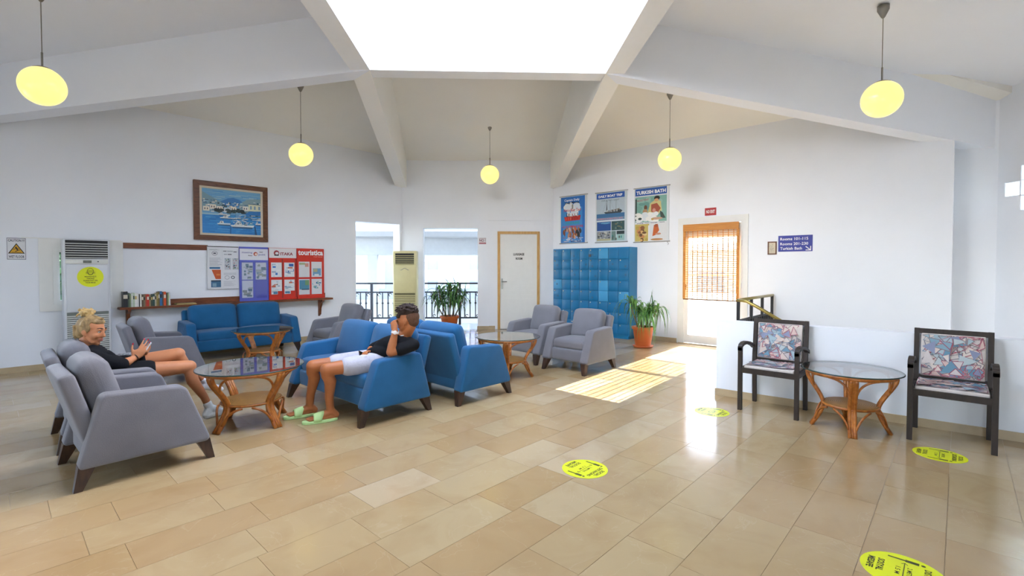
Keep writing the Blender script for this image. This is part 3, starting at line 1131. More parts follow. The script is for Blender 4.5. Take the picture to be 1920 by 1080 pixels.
# ================================================================ upholstered seats
grey_f = P('grey_velour', '#717076', 0.9, var=0.07, scale=5, bump=0.25, bscale=220, spec=0.15, sheen=0.3)
blue_f = P('blue_velour', '#225b87', 0.9, var=0.08, scale=5, bump=0.25, bscale=220, spec=0.15, sheen=0.2)
leg_w = wood('dark_leg_wood', '#2e1f17', '#4a3222', 0.4, (10, 10, 2))

def round_poly(pts, r, seg=5):
    out = []
    n = len(pts)
    for i in range(n):
        p = Vector(pts[i])
        a = (Vector(pts[i - 1]) - p).normalized()
        b = (Vector(pts[(i + 1) % n]) - p).normalized()
        rr = r[i]
        if rr <= 0:
            out.append(tuple(p))
            continue
        ang = a.angle(b)
        t = rr / math.tan(ang / 2)
        c = p + (a + b).normalized() * rr / math.sin(ang / 2)
        s, e = p + a * t, p + b * t
        a0 = math.atan2(s.y - c.y, s.x - c.x)
        a1 = math.atan2(e.y - c.y, e.x - c.x)
        while a1 - a0 > math.pi:
            a1 -= 2 * math.pi
        while a1 - a0 < -math.pi:
            a1 += 2 * math.pi
        for k in range(seg + 1):
            an = a0 + (a1 - a0) * k / seg
            out.append((c.x + rr * math.cos(an), c.y + rr * math.sin(an)))
    return out

SEATS = {}
def make_seat(name, label, cat, width, mat, ncush, loc, rotz, group):
    key = (width, mat.name, ncush)
    t = thing(name, label, cat, loc, rotz, group)
    if key not in SEATS:
        hw = width / 2
        arm = 0.13
        ms = []
        poly = round_poly([(-.375, .14), (.375, .14), (.215, .575), (-.255, .60)], [.02, .03, .07, .05])
        for s in (-1, 1):
            y0, y1 = sorted((s * hw, s * (hw - arm)))
            me = MB().prism(poly, y0, y1).mesh('arm')
            soften(me, .028, 3, 0.6)
            ms.append(('arm', me, mat, True))
        inn = hw - arm
        lean = Matrix.Rotation(R(-16), 4, 'Y')
        M = Matrix.Translation((-.33, 0, .435)) @ lean
        ms.append(('back_shell', MB().rbox(.045, inn + .045, .315, .03, M=M, n=8).mesh('back_shell', True), mat, True))
        ms.append(('seat_base', MB().rbox(.31, inn + .004, .085, .025, (-.012, 0, .225), n=7).mesh('seat_base', True), mat, True))
        cw = inn / ncush
        for i in range(ncush):
            y = -inn + cw * (2 * i + 1)
            M = Matrix.Translation((-.228, y, .60)) @ lean
            ms.append(('back_cushion', MB().rbox(.085, cw - .004, .222, .07, n=10, puff=(.022, 0, .012), M=M).mesh('back_cushion', True), mat, True))
            ms.append(('seat_cushion', MB().rbox(.25, cw - .003, .072, .045, (.035, y, .365), n=10, puff=(.0, 0, .016)).mesh('seat_cushion', True), mat, True))
        for sx in (-1, 1):
            for sy in (-1, 1):
                me = MB().frustum((sx * .375, sy * (hw - .045), 0), .022, .022, (sx * .325, sy * (hw - .075), .15), .045, .04).mesh('leg')
                ms.append(('leg', me, leg_w, False))
        SEATS[key] = ms
    for nm, me, m, sm in SEATS[key]:
        if sm:
            for p in me.polygons:
                p.use_smooth = True
        obj(nm, me, m, t, angle=0.9 if nm == 'arm' else None)
    return t

GA = 'grey velour armchairs of the lounge'
GB = 'blue velour two-seat sofas of the lounge'
make_seat('armchair', 'grey velour armchair nearest the viewer, seen from its outer side', 'armchair', .77, grey_f, 1, (.715, 4.43, 0), R(2), GA)
make_seat('armchair', 'grey velour armchair in which the woman in black sits', 'armchair', .77, grey_f, 1, (.72, 5.33, 0), R(-1), GA)
make_seat('armchair', 'empty grey velour armchair below the row of books', 'armchair', .77, grey_f, 1, (1.48, 7.30, 0), R(-2), GA)
make_seat('armchair', 'grey velour armchair beside the opening, right of the far blue sofa', 'armchair', .77, grey_f, 1, (3.80, 7.36, 0), R(182), GA)
make_seat('armchair', 'grey velour armchair nearest the sun patch on the floor', 'armchair', .77, grey_f, 1, (5.64, 3.93, 0), R(180), GA)
make_seat('armchair', 'grey velour armchair in front of luggage room door and lockers', 'armchair', .77, grey_f, 1, (5.76, 4.83, 0), R(178), GA)
make_seat('sofa', 'blue velour two-seat sofa on which the young man sits', 'sofa', 1.60, blue_f, 2, (2.585, 4.63, 0), R(180), GB)
make_seat('sofa', 'empty blue velour sofa set back to back behind the young man', 'sofa', 1.60, blue_f, 2, (3.625, 4.50, 0), R(-1), GB)
make_seat('sofa', 'blue velour sofa against the wall under the notice boards', 'sofa', 1.66, blue_f, 2, (2.80, 8.66, 0), R(-90), GB)

# ================================================================ rattan tables
rattan = wood('honey_rattan', '#8f4a12', '#bd7430', 0.3, (6, 6, 6))
weave = None
def weave_mat():
    m, nt, b = new_mat('woven_cane')
    tc = nt.nodes.new('ShaderNodeTexCoord')
    ck = nt.nodes.new('ShaderNodeTexWave')
    ck.wave_type = 'RINGS'
    ck.rings_direction = 'Z'
    ck.inputs['Scale'].default_value = 22
    ck.inputs['Distortion'].default_value = 1.2
    nt.links.new(tc.outputs['Object'], ck.inputs['Vector'])
    r = nt.nodes.new('ShaderNodeValToRGB')
    r.color_ramp.elements[0].color = hx('#6a4519') + (1,)
    r.color_ramp.elements[1].color = hx('#a4732f') + (1,)
    nt.links.new(ck.outputs['Fac'], r.inputs[0])
    nt.links.new(r.outputs[0], b.inputs['Base Color'])
    bp = nt.nodes.new('ShaderNodeBump')
    bp.inputs['Strength'].default_value = 0.5
    bp.inputs['Distance'].default_value = 0.004
    nt.links.new(ck.outputs['Fac'], bp.inputs['Height'])
    nt.links.new(bp.outputs[0], b.inputs['Normal'])
    b.inputs['Roughness'].default_value = 0.5
    return m
weave = weave_mat()
glass_t = pane_mat('table_glass', (0.92, 0.95, 0.945), 1.5)
glass_e = P('green_glass_edge', '#27423f', 0.15, var=0.05)
def bez(p0, p1, p2, p3, n=10):
    out = []
    for i in range(n + 1):
        t = i / n
        out.append(Vector(p0) * (1 - t) ** 3 + 3 * Vector(p1) * (1 - t) ** 2 * t + 3 * Vector(p2) * (1 - t) * t * t + Vector(p3) * t ** 3)
    return out
def leg_curve(off=0.0):
    a = bez((.37, off, .495), (.40, off, .44), (.27, off, .33), (.235, off, .235), 8)
    c = bez((.235, off, .235), (.215, off, .17), (.25, off, .12), (.335, off, .0), 7)
    return a + c[1:]
def make_table(label, loc, rotz, r=.43):
    t = thing('rattan_table', label, 'table', loc, rotz, 'rattan coffee tables with round glass tops')
    MB().tube([(r * math.cos(a), r * math.sin(a), .524) for a in [2 * math.pi * i / 64 for i in range(64)]], .006, 6, closed=True).build('glass_edge', glass_e, t, True)
    MB().lathe([(r, .519), (r, .529)], 64).build('glass_top', glass_t, t)
    k_ = r / .43
    ring = [(.375 * k_ * math.cos(a), .375 * k_ * math.sin(a), .5) for a in [2 * math.pi * i / 40 for i in range(40)]]
    MB().tube(ring, .017, 8, closed=True).build('top_ring', rattan, t, True)
    MB().lathe([(.225 * k_, .205), (.24 * k_, .212), (.24 * k_, .226), (.23 * k_, .232), (0, .232)], 36).build('cane_shelf', weave, t, True)
    ring = [(.235 * k_ * math.cos(a), .235 * k_ * math.sin(a), .215) for a in [2 * math.pi * i / 32 for i in range(32)]]
    MB().tube(ring, .012, 6, closed=True).build('shelf_ring', rattan, t, True)
    lm = MB()
    for off in (-.021, .021):
        lm.tube(leg_curve(off), .0185, 8)
    lm.tube(leg_curve(0), .015, 8)
    lme = lm.mesh('leg', True)
    am = MB()
    for s in (-1, 1):
        am.tube(bez((.315, s * .03, .36), (.335, s * .05, .45), (.33, s * .13, .485), (.30, s * .20, .488), 8), .0105, 6)
    ame = am.mesh('upper_brace', True)
    bm_ = MB()
    for s in (-1, 1):
        bm_.tube(bez((.30, s * .03, .06), (.28, s * .06, .15), (.26, s * .11, .19), (.20, s * .15, .2), 8), .0105, 6)
    bme = bm_.mesh('lower_brace', True)
    for k in range(4):
        an = R(90 * k)
        for nm, me in (('leg', lme), ('upper_brace', ame), ('lower_brace', bme)):
            obj(nm, me, rattan, t, (0, 0, 0), (0, 0, an)).scale = (k_, k_, 1)
    return t
make_table('rattan table with round glass top between the woman and the young man', (1.61, 4.74, 0), R(18), .44)
make_table('rattan table with round glass top in front of the far blue sofa', (2.68, 7.42, 0), R(12), .40)
make_table('rattan table with round glass top beside the two grey armchairs by the lockers', (4.58, 4.32, 0), R(40), .42)
make_table('rattan table with round glass top between the two patterned chairs', (5.125, .69, 0), R(12), .372)

# ================================================================ patterned armchairs
dk_wood = wood('dark_brown_stained_wood', '#211814', '#33261e', 0.55, (8, 8, 2))
cream_f = P('cream_chair_cloth', '#cdc4bd', 0.85, var=0.05, scale=20, bump=0.2, bscale=300, spec=0.1)
cloth_print = print_mat('chair_cloth_print', 0.85)
def triangles(x0, z0, x1, z1, rn, n):
    p = Print(0, 0.00004)
    cols_f = ['#86a6b6', '#7099b0', '#d0c6c4', '#ddd0c6', '#d8c6bc', '#9097b2', '#a7bcc4', '#d9cfca', '#bcc8ca', '#d8bcb4']
    cols_l = ['#b0606c', '#ba7480', '#7d7a86', '#8a8082', '#a0586a', '#7f92a6']
    p.rect(x0, z0, x1, z1, '#d3c9c2')
    for i in range(n):
        cx, cz = rn.uniform(x0, x1), rn.uniform(z0, z1)
        a0 = rn.uniform(0, 6.3)
        rr = rn.uniform(.03, .075)
        pts = []
        for k_ in range(3):
            a = a0 + k_ * 2.1 + rn.uniform(-.5, .5)
            pts.append((min(x1, max(x0, cx + rr * math.cos(a))), min(z1, max(z0, cz + rr * math.sin(a)))))
        if rn.random() < .62:
            p.poly(pts, rn.choice(cols_f))
        if rn.random() < .75:
            c = rn.choice(cols_l)
            for k_ in range(3):
                p.line(*pts[k_], *pts[(k_ + 1) % 3], rn.choice((.004, .006)), c)
    return p
def make_pchair(label, loc, rotz, seed):
    t = thing('patterned_chair', label, 'chair', loc, rotz, 'dark wooden chairs with patterned upholstery')
    rn = random.Random(seed)
    hw = .25
    for s in (-1, 1):
        MB().box(.19, .228, s * hw - .018, s * hw + .018, 0, .64).build('leg', dk_wood, t)
        MB().add([(-.235, s * (hw - .015) - .018, 0), (-.198, s * (hw - .015) - .018, 0), (-.198, s * (hw - .015) + .018, 0), (-.235, s * (hw - .015) + .018, 0),
                  (-.215, s * (hw - .015) - .018, .44), (-.175, s * (hw - .015) - .018, .44), (-.175, s * (hw - .015) + .018, .44), (-.215, s * (hw - .015) + .018, .44),
                  (-.258, s * (hw - .015) - .018, .885), (-.225, s * (hw - .015) - .018, .885), (-.225, s * (hw - .015) + .018, .885), (-.258, s * (hw - .015) + .018, .885)],
                 [(3, 2, 1, 0), (0, 1, 5, 4), (1, 2, 6, 5), (2, 3, 7, 6), (3, 0, 4, 7), (4, 5, 9, 8), (5, 6, 10, 9), (6, 7, 11, 10), (7, 4, 8, 11), (8, 9, 10, 11)]).build('leg', dk_wood, t)
        pts = [(.228, .625), (.205, .655), (.14, .672), (.05, .672), (-.05, .655), (-.14, .63), (-.21, .60)]
        lo = [(x, z - .03) for x, z in pts]
        MB().prism(pts + lo[::-1], s * hw - .02, s * hw + .02).build('armrest', dk_wood, t)
        MB().box(-.20, .20, s * (hw - .006) - .012, s * (hw - .006) + .012, .375, .425).build('seat_rail', dk_wood, t)
    MB().box(.195, .222, -hw, hw, .375, .425).build('seat_rail', dk_wood, t)
    MB().box(-.215, -.18, -hw + .02, hw - .02, .375, .425).build('seat_rail', dk_wood, t)
    lean = Matrix.Translation((-.196, 0, .44)) @ Matrix.Rotation(R(-5.6), 4, 'Y')
    MB().box(-.019, .016, -hw, hw, .40, .447, M=lean).build('top_rail', dk_wood, t)
    MB().box(-.017, .014, -hw + .03, hw - .03, .015, .045, M=lean).build('back_rail', dk_wood, t)
    pad = MB().rbox(.02, .205, .183, .01, (0.008, 0, .222), n=6, M=lean).build('back_pad', cream_f, t, True)
    pr = triangles(-.197, -.175, .197, .175, rn, 130)
    # panel faces -y in print space: turn so that it faces +x on the chair
    Mp = lean @ Matrix.Translation((.0285, 0, .222)) @ Matrix.Rotation(R(90), 4, 'Z')
    pr.build('printed_triangles', pad, mat=cloth_print, M=Mp)
    sp = MB().rbox(.195, .222, .025, .012, (-.002, 0, .425), n=6).build('seat_pad', cream_f, t, True)
    pr = triangles(-.21, -.183, .21, .183, rn, 130)
    Ms = Matrix.Translation((-.002, 0, .4505)) @ Matrix.Rotation(R(90), 4, 'Z') @ Matrix.Rotation(R(-90), 4, 'X')
    pr.build('printed_triangles', sp, mat=cloth_print, M=Ms)
    return t
make_pchair('dark wooden armchair with triangle-patterned cloth at the parapet end', (5.29, 1.345, 0), R(180), 3)
make_pchair('dark wooden armchair with triangle-patterned cloth, nearest the right edge', (5.36, .035, 0), R(180), 5)

# ================================================================ pendant lamps
def globe_mat():
    m, nt, b = new_mat('lit_opal_globe')
    n = nt.nodes.new('ShaderNodeTexNoise')
    n.inputs['Scale'].default_value = 1.0
    r = nt.nodes.new('ShaderNodeValToRGB')
    r.color_ramp.elements[0].color = (1.0, 0.75, 0.21, 1)
    r.color_ramp.elements[1].color = (1.0, 0.82, 0.29, 1)
    nt.links.new(n.outputs['Fac'], r.inputs[0])
    nt.links.new(r.outputs[0], b.inputs['Emission Color'])
    b.inputs['Emission Strength'].default_value = LAMP_GLOW
    b.inputs['Base Color'].default_value = (0.1, 0.09, 0.06, 1)
    b.inputs['Roughness'].default_value = 0.25
    return m
LAMP_GLOW = 0.6
gm = globe_mat()
nickel = P('satin_nickel', '#8e8a82', 0.35, metal=0.85)
globe_me = MB().lathe([(.19 * math.sin(math.pi * i / 24), -.19 * math.cos(math.pi * i / 24)) for i in range(25)], 36).mesh('globe', True)
def pendant(label, x, y, z, zc):
    t = thing('pendant_lamp', label, 'lamp', (x, y, z), 0, 'pendant globe lamps')
    obj('globe', globe_me, gm, t)
    MB().lathe([(.075, .168), (.08, .176), (.05, .192), (.012, .197)], 24).build('globe_cap', nickel, t, True)
    MB().tube([(0, 0, .19), (0, 0, .34)], .009, 8).build('stem', nickel, t, True)
    MB().tube([(0, 0, .33), (0, 0, zc - z - .02)], .0042, 6).build('cord', nickel, t)
    MB().lathe([(.012, zc - z - .10), (.022, zc - z - .085), (.055, zc - z - .015), (.055, zc - z + .03)], 20).build('ceiling_cup', nickel, t, True)
pendant('yellow glowing globe pendant lamp at the far left', .40, 6.88, 3.265, 4.215)
pendant('yellow glowing globe pendant lamp above the notice boards', 3.54, 8.04, 3.29, 4.425)
pendant('yellow glowing globe pendant lamp in front of the luggage room wall', 6.95, 7.05, 3.31, 4.30)
pendant('yellow glowing globe pendant lamp above the glazed door', 7.69, 3.56, 3.215, 4.295)
pendant('yellow glowing globe pendant lamp at the far right', 6.57, .65, 3.235, 4.20)

# ================================================================ floor-standing air conditioners
ac_g = P('pale_grey_plastic', '#cfd1d6', 0.4, var=0.01)
ac_g2 = P('off_white_plastic', '#d6d6d2', 0.4, var=0.01)
ac_c = P('cream_plastic', '#d9cf9c', 0.35, var=0.03)
ac_c2 = P('cream_plastic_trim', '#cdc28c', 0.35, var=0.03)
black_p = P('black_plastic', '#17181a', 0.5)
yellow_v = P('yellow_vinyl', '#dbe010', 0.45, var=0.03)
lcd = P('grey_lcd', '#6f7269', 0.25)
ac = thing('air_conditioner', 'tall pale grey floor-standing air conditioner with yellow mask sticker', 'air conditioner', (.93, 9.10, 0), 0)
bd = MB().rbox(.25, .14, .91, .018, (0, .01, .91), n=6).build('body', ac_g, ac, True)
MB().box(-.225, .225, -.135, -.128, 1.545, 1.80).build('outlet_recess', black_p, ac)
sme = MB().box(-.224, .224, -.145, -.132, -.0045, .0045).mesh('slat')
for i in range(8):
    obj('slat', sme, ac_g2, ac, (0, -.004, 1.56 + i * .0325), (R(14), 0, 0))
MB().rbox(.228, .008, .032, .006, (0, -.134, 1.502), n=5).build('control_strip', ac_g2, ac, True)
MB().box(-.045, .045, -.146, -.141, 1.485, 1.52).build('display', lcd, ac)
MB().lathe([(.008, 0), (.008, .006), (0, .007)], 12).build('knob', black_p, ac, loc=(.115, -.141, 1.505), rot=(R(90), 0, 0))
MB().rbox(.222, .008, .325, .006, (0, -.136, 1.135), n=5).build('front_panel', ac_g, ac, True)
MB().box(-.222, .222, -.134, -.129, .08, .80).build('intake_recess', P('grey_recess_plastic', '#6d726c', 0.6), ac)
sme = MB().box(-.222, .222, -.146, -.130, -.007, .007).mesh('slat')
for i in range(26):
    obj('slat', sme, ac_g2, ac, (0, -.001, .092 + i * .0282), (R(20), R(-1.5 + 0.04 * i), 0))
MB().box(-.24, .24, -.12, .14, 0, .02).build('plinth', black_p, ac)
stk = MB().lathe([(.142, 0), (.142, .0012), (0, .0012)], 40).build('mask_sticker', yellow_v, ac, loc=(.03, -.1445, 1.29), rot=(R(90), 0, 0))
stk['label'] = 'round yellow sticker showing a masked face'
pr = Print(-.1462)
def ring(pr, x, z, rx, rz, w, col, a0=0, a1=6.2832, n=16):
    for i in range(n):
        t0, t1 = a0 + (a1 - a0) * i / n, a0 + (a1 - a0) * (i + 1) / n
        pr.line(x + rx * math.cos(t0), z + rz * math.sin(t0), x + rx * math.cos(t1), z + rz * math.sin(t1), w, col)
K = '#2b2d10'
ring(pr, .03, 1.365, .035, .045, .005, K)
ring(pr, .03, 1.352, .026, .028, .004, K, math.pi, 2 * math.pi, 8)
pr.line(.0, 1.375, .06, 1.375, .004, K)
pr.line(-.005, 1.358, .065, 1.358, .004, K)
pr.line(-.014, 1.36, -.014, 1.335, .004, K)
pr.line(.074, 1.36, .074, 1.335, .004, K)
pr.build('face_icon', ac)
for s_, z0, hw_ in (('MASKENİZİ', 1.287, .062), ('TAKINIZ', 1.258, .042), ('PLEASE PUT ON', 1.229, .075), ('YOUR MASK', 1.20, .055)):
    text(s_, (.03 - hw_, z0, .03 + hw_, z0 + .019), ink_k, ac, -.1464, bold=.02)

ac2 = thing('air_conditioner', 'tall cream floor-standing air conditioner between the two openings', 'air conditioner', (6.315, 9.085, 0), R(-45))
MB().rbox(.26, .12, .895, .018, (0, 0, .895), n=6).build('body', ac_c, ac2, True)
MB().box(-.205, .205, -.124, -.117, 1.50, 1.735).build('outlet_recess', black_p, ac2)
sme = MB().box(-.205, .205, -.133, -.120, -.006, .006).mesh('slat')
for i in range(6):
    obj('slat', sme, ac_c2, ac2, (0, 0, 1.52 + i * .040), (R(16), 0, 0))
MB().rbox(.24, .008, .29, .006, (0, -.121, 1.18), n=5).build('front_panel', ac_c, ac2, True)
b = MB()
b.tube(bez((-.09, 0, 0), (-.05, 0, .005), (-.03, 0, .04), (0, 0, .042), 6) + bez((0, 0, .042), (.03, 0, .04), (.05, 0, .005), (.09, 0, 0), 6)[1:], .005, 6)
b.build('emblem', steel, ac2, loc=(0, -.131, 1.365))
MB().box(-.225, .225, -.122, -.117, .08, .86).build('intake_recess', P('cream_recess', '#6f6844', 0.6), ac2)
sme = MB().box(-.225, .225, -.134, -.118, -.010, .010).mesh('slat')
for i in range(20):
    obj('slat', sme, ac_c, ac2, (0, 0, .10 + i * .039), (R(18), 0, 0))

# ================================================================ lockers
lock_m = P('blue_locker_lacquer', '#1274a6', 0.35, var=0.05, scale=1.5)
lock_d = P('blue_locker_door', '#0c6b9d', 0.32, var=0.07, scale=2.5)
lock_p = P('pale_blue_locker_door', '#3f93c4', 0.3, var=0.06, scale=4)
knob_m = P('pale_metal_knob', '#c9c5b4', 0.3, metal=0.4)
lk = thing('locker_cabinet', 'blue steel bank of small numbered lockers below the posters', 'locker', (RW - .165, 5.705, 0), R(-90))
MB().box(-.945, .945, -.145, .16, .06, 1.83).build('body', lock_m, lk)
MB().box(-.92, .92, -.13, .15, 0, .06).build('plinth', lock_m, lk)
rn = random.Random(4)
nc, nr = 8, 8
cw, chh = 1.87 / nc, 1.74 / nr
dme = MB().rbox(cw / 2 - .004, .008, chh / 2 - .004, .004, n=5).mesh('locker_door', True)
kme = MB().lathe([(.010, 0), (.013, .012), (.010, .018), (0, .019)], 10).mesh('knob', True)
dmp = dme.copy()
for i in range(nc):
    for j in range(nr):
        x = -.935 + cw * (i + .5)
        z = .075 + chh * (j + .5)
        pale = (i, j) in ((0, 4), (5, 4), (5, 7), (5, 3), (7, 3))
        d_ = obj('locker_door', dmp if pale else dme, lock_p if pale else lock_d, lk, (x, -.152, z))
        if rn.random() < .86:
            obj('knob', kme, knob_m, d_, (-cw * .28, -.008, chh * .36), (R(90), 0, 0))
        if rn.random() < .3:
            MB().box(-.02, .02, -.0095, -.0083, -.04, .0).build('number_label', P('worn_label', '#2f5f80', 0.6), d_, loc=(rn.uniform(-.03, .05), 0, rn.uniform(-.03, .03)))
MB().box(.0, .06, -.168, -.161, 1.645, 1.70).build('name_plate', P('dark_plate', '#3c4148', 0.5), lk)

# ================================================================ potted plants
terracotta = P('terracotta_plastic', '#b85a26', 0.5, var=0.08, scale=6)
soil = P('dark_soil', '#3a2a1e', 0.95, var=0.3, scale=40, bump=0.6)
leaf_l = P('bright_green_leaf', '#5c8a3c', 0.4, var=0.25, scale=9)
leaf_d = P('deep_green_leaf', '#35602c', 0.4, var=0.25, scale=9)
stem_m = P('grey_brown_stem', '#7a6a4a', 0.8, var=0.2, bump=0.3)
def leaf_mesh(name, L, w, rise, droop, kink=0.0):
    n = 9
    vs, fs = [], []
    for i in range(n + 1):
        t = i / n
        x = L * (t * math.cos(rise) - .18 * droop * t ** 3)
        z = L * (t * math.sin(rise) - droop * t ** 2.4)
        ww = w * (math.sin(math.pi * min(1, .12 + t * .88)) ** .6) * (1 - t ** 4)
        y = kink * L * t * t
        c = ww * .35
        vs += [(x, y - ww, z + c), (x, y, z), (x, y + ww, z + c)]
    for i in range(n):
        a = i * 3
        fs += [(a, a + 1, a + 4, a + 3), (a + 1, a + 2, a + 5, a + 4)]
    b = MB().add(vs, fs)
    me = b.mesh(name, True)
    return me
def plant(label, loc, pr_, ph, crowns, mats, seed, llen):
    t = thing('potted_plant', label, 'plant', loc)
    rn = random.Random(seed)
    MB().lathe([(pr_ * .72, .03), (pr_ * .95, ph - .05), (pr_ * .97, ph - .045), (pr_ * 1.06, ph - .045), (pr_ * 1.08, ph), (pr_ * .98, ph), (pr_ * .95, ph - .03), (0, ph - .03)], 32).build('pot', terracotta, t, True, angle=0.6)
    MB().lathe([(pr_ * .85, 0), (pr_ * 1.0, .03), (pr_ * .97, .034), (0, .03)], 32).build('saucer', terracotta, t, True)
    MB().lathe([(pr_ * .94, ph - .028), (0, ph - .02)], 24).build('soil', soil, t)
    vars_ = []
    for q in range(10):
        rise = rn.uniform(.5, 1.35)
        vars_.append(leaf_mesh('leaf', llen * rn.uniform(.8, 1.15), rn.uniform(.013, .019), rise, rn.uniform(.8, 1.5) if rise < 1.0 else rn.uniform(.6, 1.25), rn.uniform(-.12, .12)))
    up = leaf_mesh('leaf', llen * .85, .012, 1.4, .08, .05)
    for (cx, cy, cz, nl_) in crowns:
        MB().tube([(cx * .3, cy * .3, ph - .05), (cx * .7, cy * .7, (ph + cz) / 2), (cx, cy, cz)], [.015, .012, .009], 8).build('stem', stem_m, t, True)
        for i in range(nl_):
            f_ = 1 - .72 * rn.random()
            me = vars_[rn.randrange(10)] if rn.random() > .06 else up
            if not me.materials:
                me.materials.append(mats[rn.randrange(len(mats))])
            o = obj('leaf', me, None, t, (cx * f_, cy * f_, cz - (cz - ph) * (1 - f_) * .75), (rn.uniform(-.15, .15), rn.uniform(-.1, .15), rn.uniform(0, 6.28)))
            s = rn.uniform(.8, 1.12)
            o.scale = (s, s, s)
    return t
plant('leafy dracaena in a terracotta pot standing before the far opening', (6.62, 7.94, 0), .19, .40,
      [(-.17, .14, .92, 50), (.13, -.12, .98, 50), (.02, .0, 1.04, 46), (.2, -.24, .80, 40), (-.24, .26, .78, 40)], (leaf_d, leaf_d, leaf_l), 21, .50)
plant('leafy dracaena in a terracotta pot beside the lockers and glazed door', (7.92, 4.14, 0), .185, .37,
      [(-.14, .20, .82, 50), (.12, -.10, .70, 48), (.05, -.24, .68, 48), (0, .05, .64, 30)], (leaf_l, leaf_l, leaf_d), 22, .52)

# ================================================================ things on the left wall
frame_w = wood('walnut_frame', '#4e2c16', '#7a4a28', 0.4, (3, 14, 14))
shelf_w = wood('red_brown_shelf_wood', '#5a2c14', '#854722', 0.4, (2, 14, 14))
liner = P('linen_liner', '#d6cbb6', 0.8, var=0.05, scale=60)
canvas = print_mat('painted_canvas', 0.5)
board_w = P('white_board_plastic', '#dfe0e4', 0.4, var=0.02)

def rail(name, x0, x1, z0, z1, y0, y1, label, cat):
    return tag(MB().box(x0, x1, y0, y1, z0, z1).build(name, shelf_w), label, cat)

pt_ = thing('framed_painting', 'large harbour painting in a wide brown wooden frame', 'painting', (2.893, LW - .02, 2.383))
hw, hh, fw_ = .583, .497, .085
def mitre(side):
    a = {'b': [(-hw, -hh), (hw, -hh), (hw - fw_, -hh + fw_), (-hw + fw_, -hh + fw_)],
         't': [(-hw, hh), (-hw + fw_, hh - fw_), (hw - fw_, hh - fw_), (hw, hh)],
         'l': [(-hw, -hh), (-hw + fw_, -hh + fw_), (-hw + fw_, hh - fw_), (-hw, hh)],
         'r': [(hw, -hh), (hw, hh), (hw - fw_, hh - fw_), (hw - fw_, -hh + fw_)]}[side]
    me = MB().prism(a, -.03, .02).mesh('frame_bar')
    return soften(me, .006, 2, 0.6)
for s in 'btlr':
    obj('frame_bar', mitre(s), frame_w, pt_)
lw_ = .035
b = MB()
iw, ih = hw - fw_, hh - fw_
for bx in ((-iw, iw, -ih, -ih + lw_), (-iw, iw, ih - lw_, ih), (-iw, -iw + lw_, -ih + lw_, ih - lw_), (iw - lw_, iw, -ih + lw_, ih - lw_)):
    b.box(bx[0], bx[1], -.018, .0, bx[2], bx[3])
b.build('liner', liner, pt_)
pw, phh = iw - lw_, ih - lw_
rn = random.Random(31)
pic = Print(-.004, .00002)
def N(x, y):   # picture coords 0..1 from top left
    return (-pw + 2 * pw * x, phh - 2 * phh * y)
def prect(x0, y0, x1, y1, c):
    a, b_ = N(x0, y1), N(x1, y0)
    pic.rect(a[0], a[1], b_[0], b_[1], c)
def ppoly(pts, c):
    pic.poly([N(*p) for p in pts], c)
prect(0, 0, 1, .6, '#6fa8d0')
for i in range(30):
    y = rn.uniform(0, .2)
    x = rn.uniform(0, .8)
    prect(x, y, min(1, x + rn.uniform(.1, .3)), y + rn.uniform(.008, .02), rn.choice(['#4b93cf', '#7fb4d4', '#93c0d4', '#5aa0d6', '#a2c6d0']))
ppoly([(.3, .27), (.42, .19), (.52, .16), (.6, .19), (.72, .27), (.72, .36), (.3, .36)], '#3f7fc0')
ppoly([(0, .07), (.1, .14), (.25, .24), (.34, .3), (.34, .5), (0, .5)], '#7c9fae')
ppoly([(.62, .3), (.75, .18), (.9, .15), (1, .14), (1, .5), (.62, .5)], '#86a3ac')
for i in range(140):   # hillside town
    x = rn.random()
    lo = .12 + .5 * x if x < .34 else (.26 if x < .65 else .36 - .22 * (x - .6) / .4)
    y = rn.uniform(min(lo, .4), .5)
    w_, h_ = rn.uniform(.02, .06), rn.uniform(.012, .04)
    prect(x, y, min(1, x + w_), y + h_, rn.choice(['#d9dee0', '#c9d3d8', '#eceade', '#8fb4c8', '#5b7f98', '#2f4a55', '#1f3a48', '#9cc4d0', '#e4d9c4', '#40687e']))
for x in (.02, .13, .24, .36, .47, .68):
    y = rn.uniform(.34, .42)
    prect(x, y, x + .1, y + .1, rn.choice(['#e8e6dc', '#d4dfe4', '#f0e8d6']))
    for q in range(2):
        prect(x + .02 + q * .04, y + .03, x + .035 + q * .04, y + .07, '#31414c')
prect(.78, .28, 1, .44, '#dfe0c0')
prect(.78, .27, 1, .285, '#56707c')
for x in (.81, .88, .96):
    prect(x, .32, x + .03, .4, '#7fa2bb')
ppoly([(.72, .52), (.8, .45), (1, .43), (1, .53), (.74, .56)], '#2f7fc8')
prect(.8, .54, 1, .63, '#2d4b52')
for i in range(26):
    x = rn.uniform(.22, .68)
    pic.disc(*N(x, rn.uniform(.45, .51)), .035, .022, rn.choice(['#1f3238', '#28403c', '#33484a', '#182a30']), 8)
prect(0, .56, 1, 1, '#2a86cf')
for i in range(90):
    x, y = rn.random() * .9, rn.uniform(.58, .98)
    prect(x, y, min(1, x + rn.uniform(.05, .22)), y + rn.uniform(.006, .018), rn.choice(['#1f74c2', '#3d97d8', '#2a7fca', '#5aaadd', '#1a66b0', '#3aa0dc']))
prect(0, .55, .45, .585, '#9fc6d6')
for i in range(60):
    x, y = rn.uniform(.3, 1), rn.uniform(.54, .66)
    prect(x, y, min(1, x + rn.uniform(.02, .1)), y + rn.uniform(.006, .016), rn.choice(['#bcd6dc', '#e2e8e2', '#6c9ab0', '#31566a', '#d9d6c0', '#8cb8cc']))
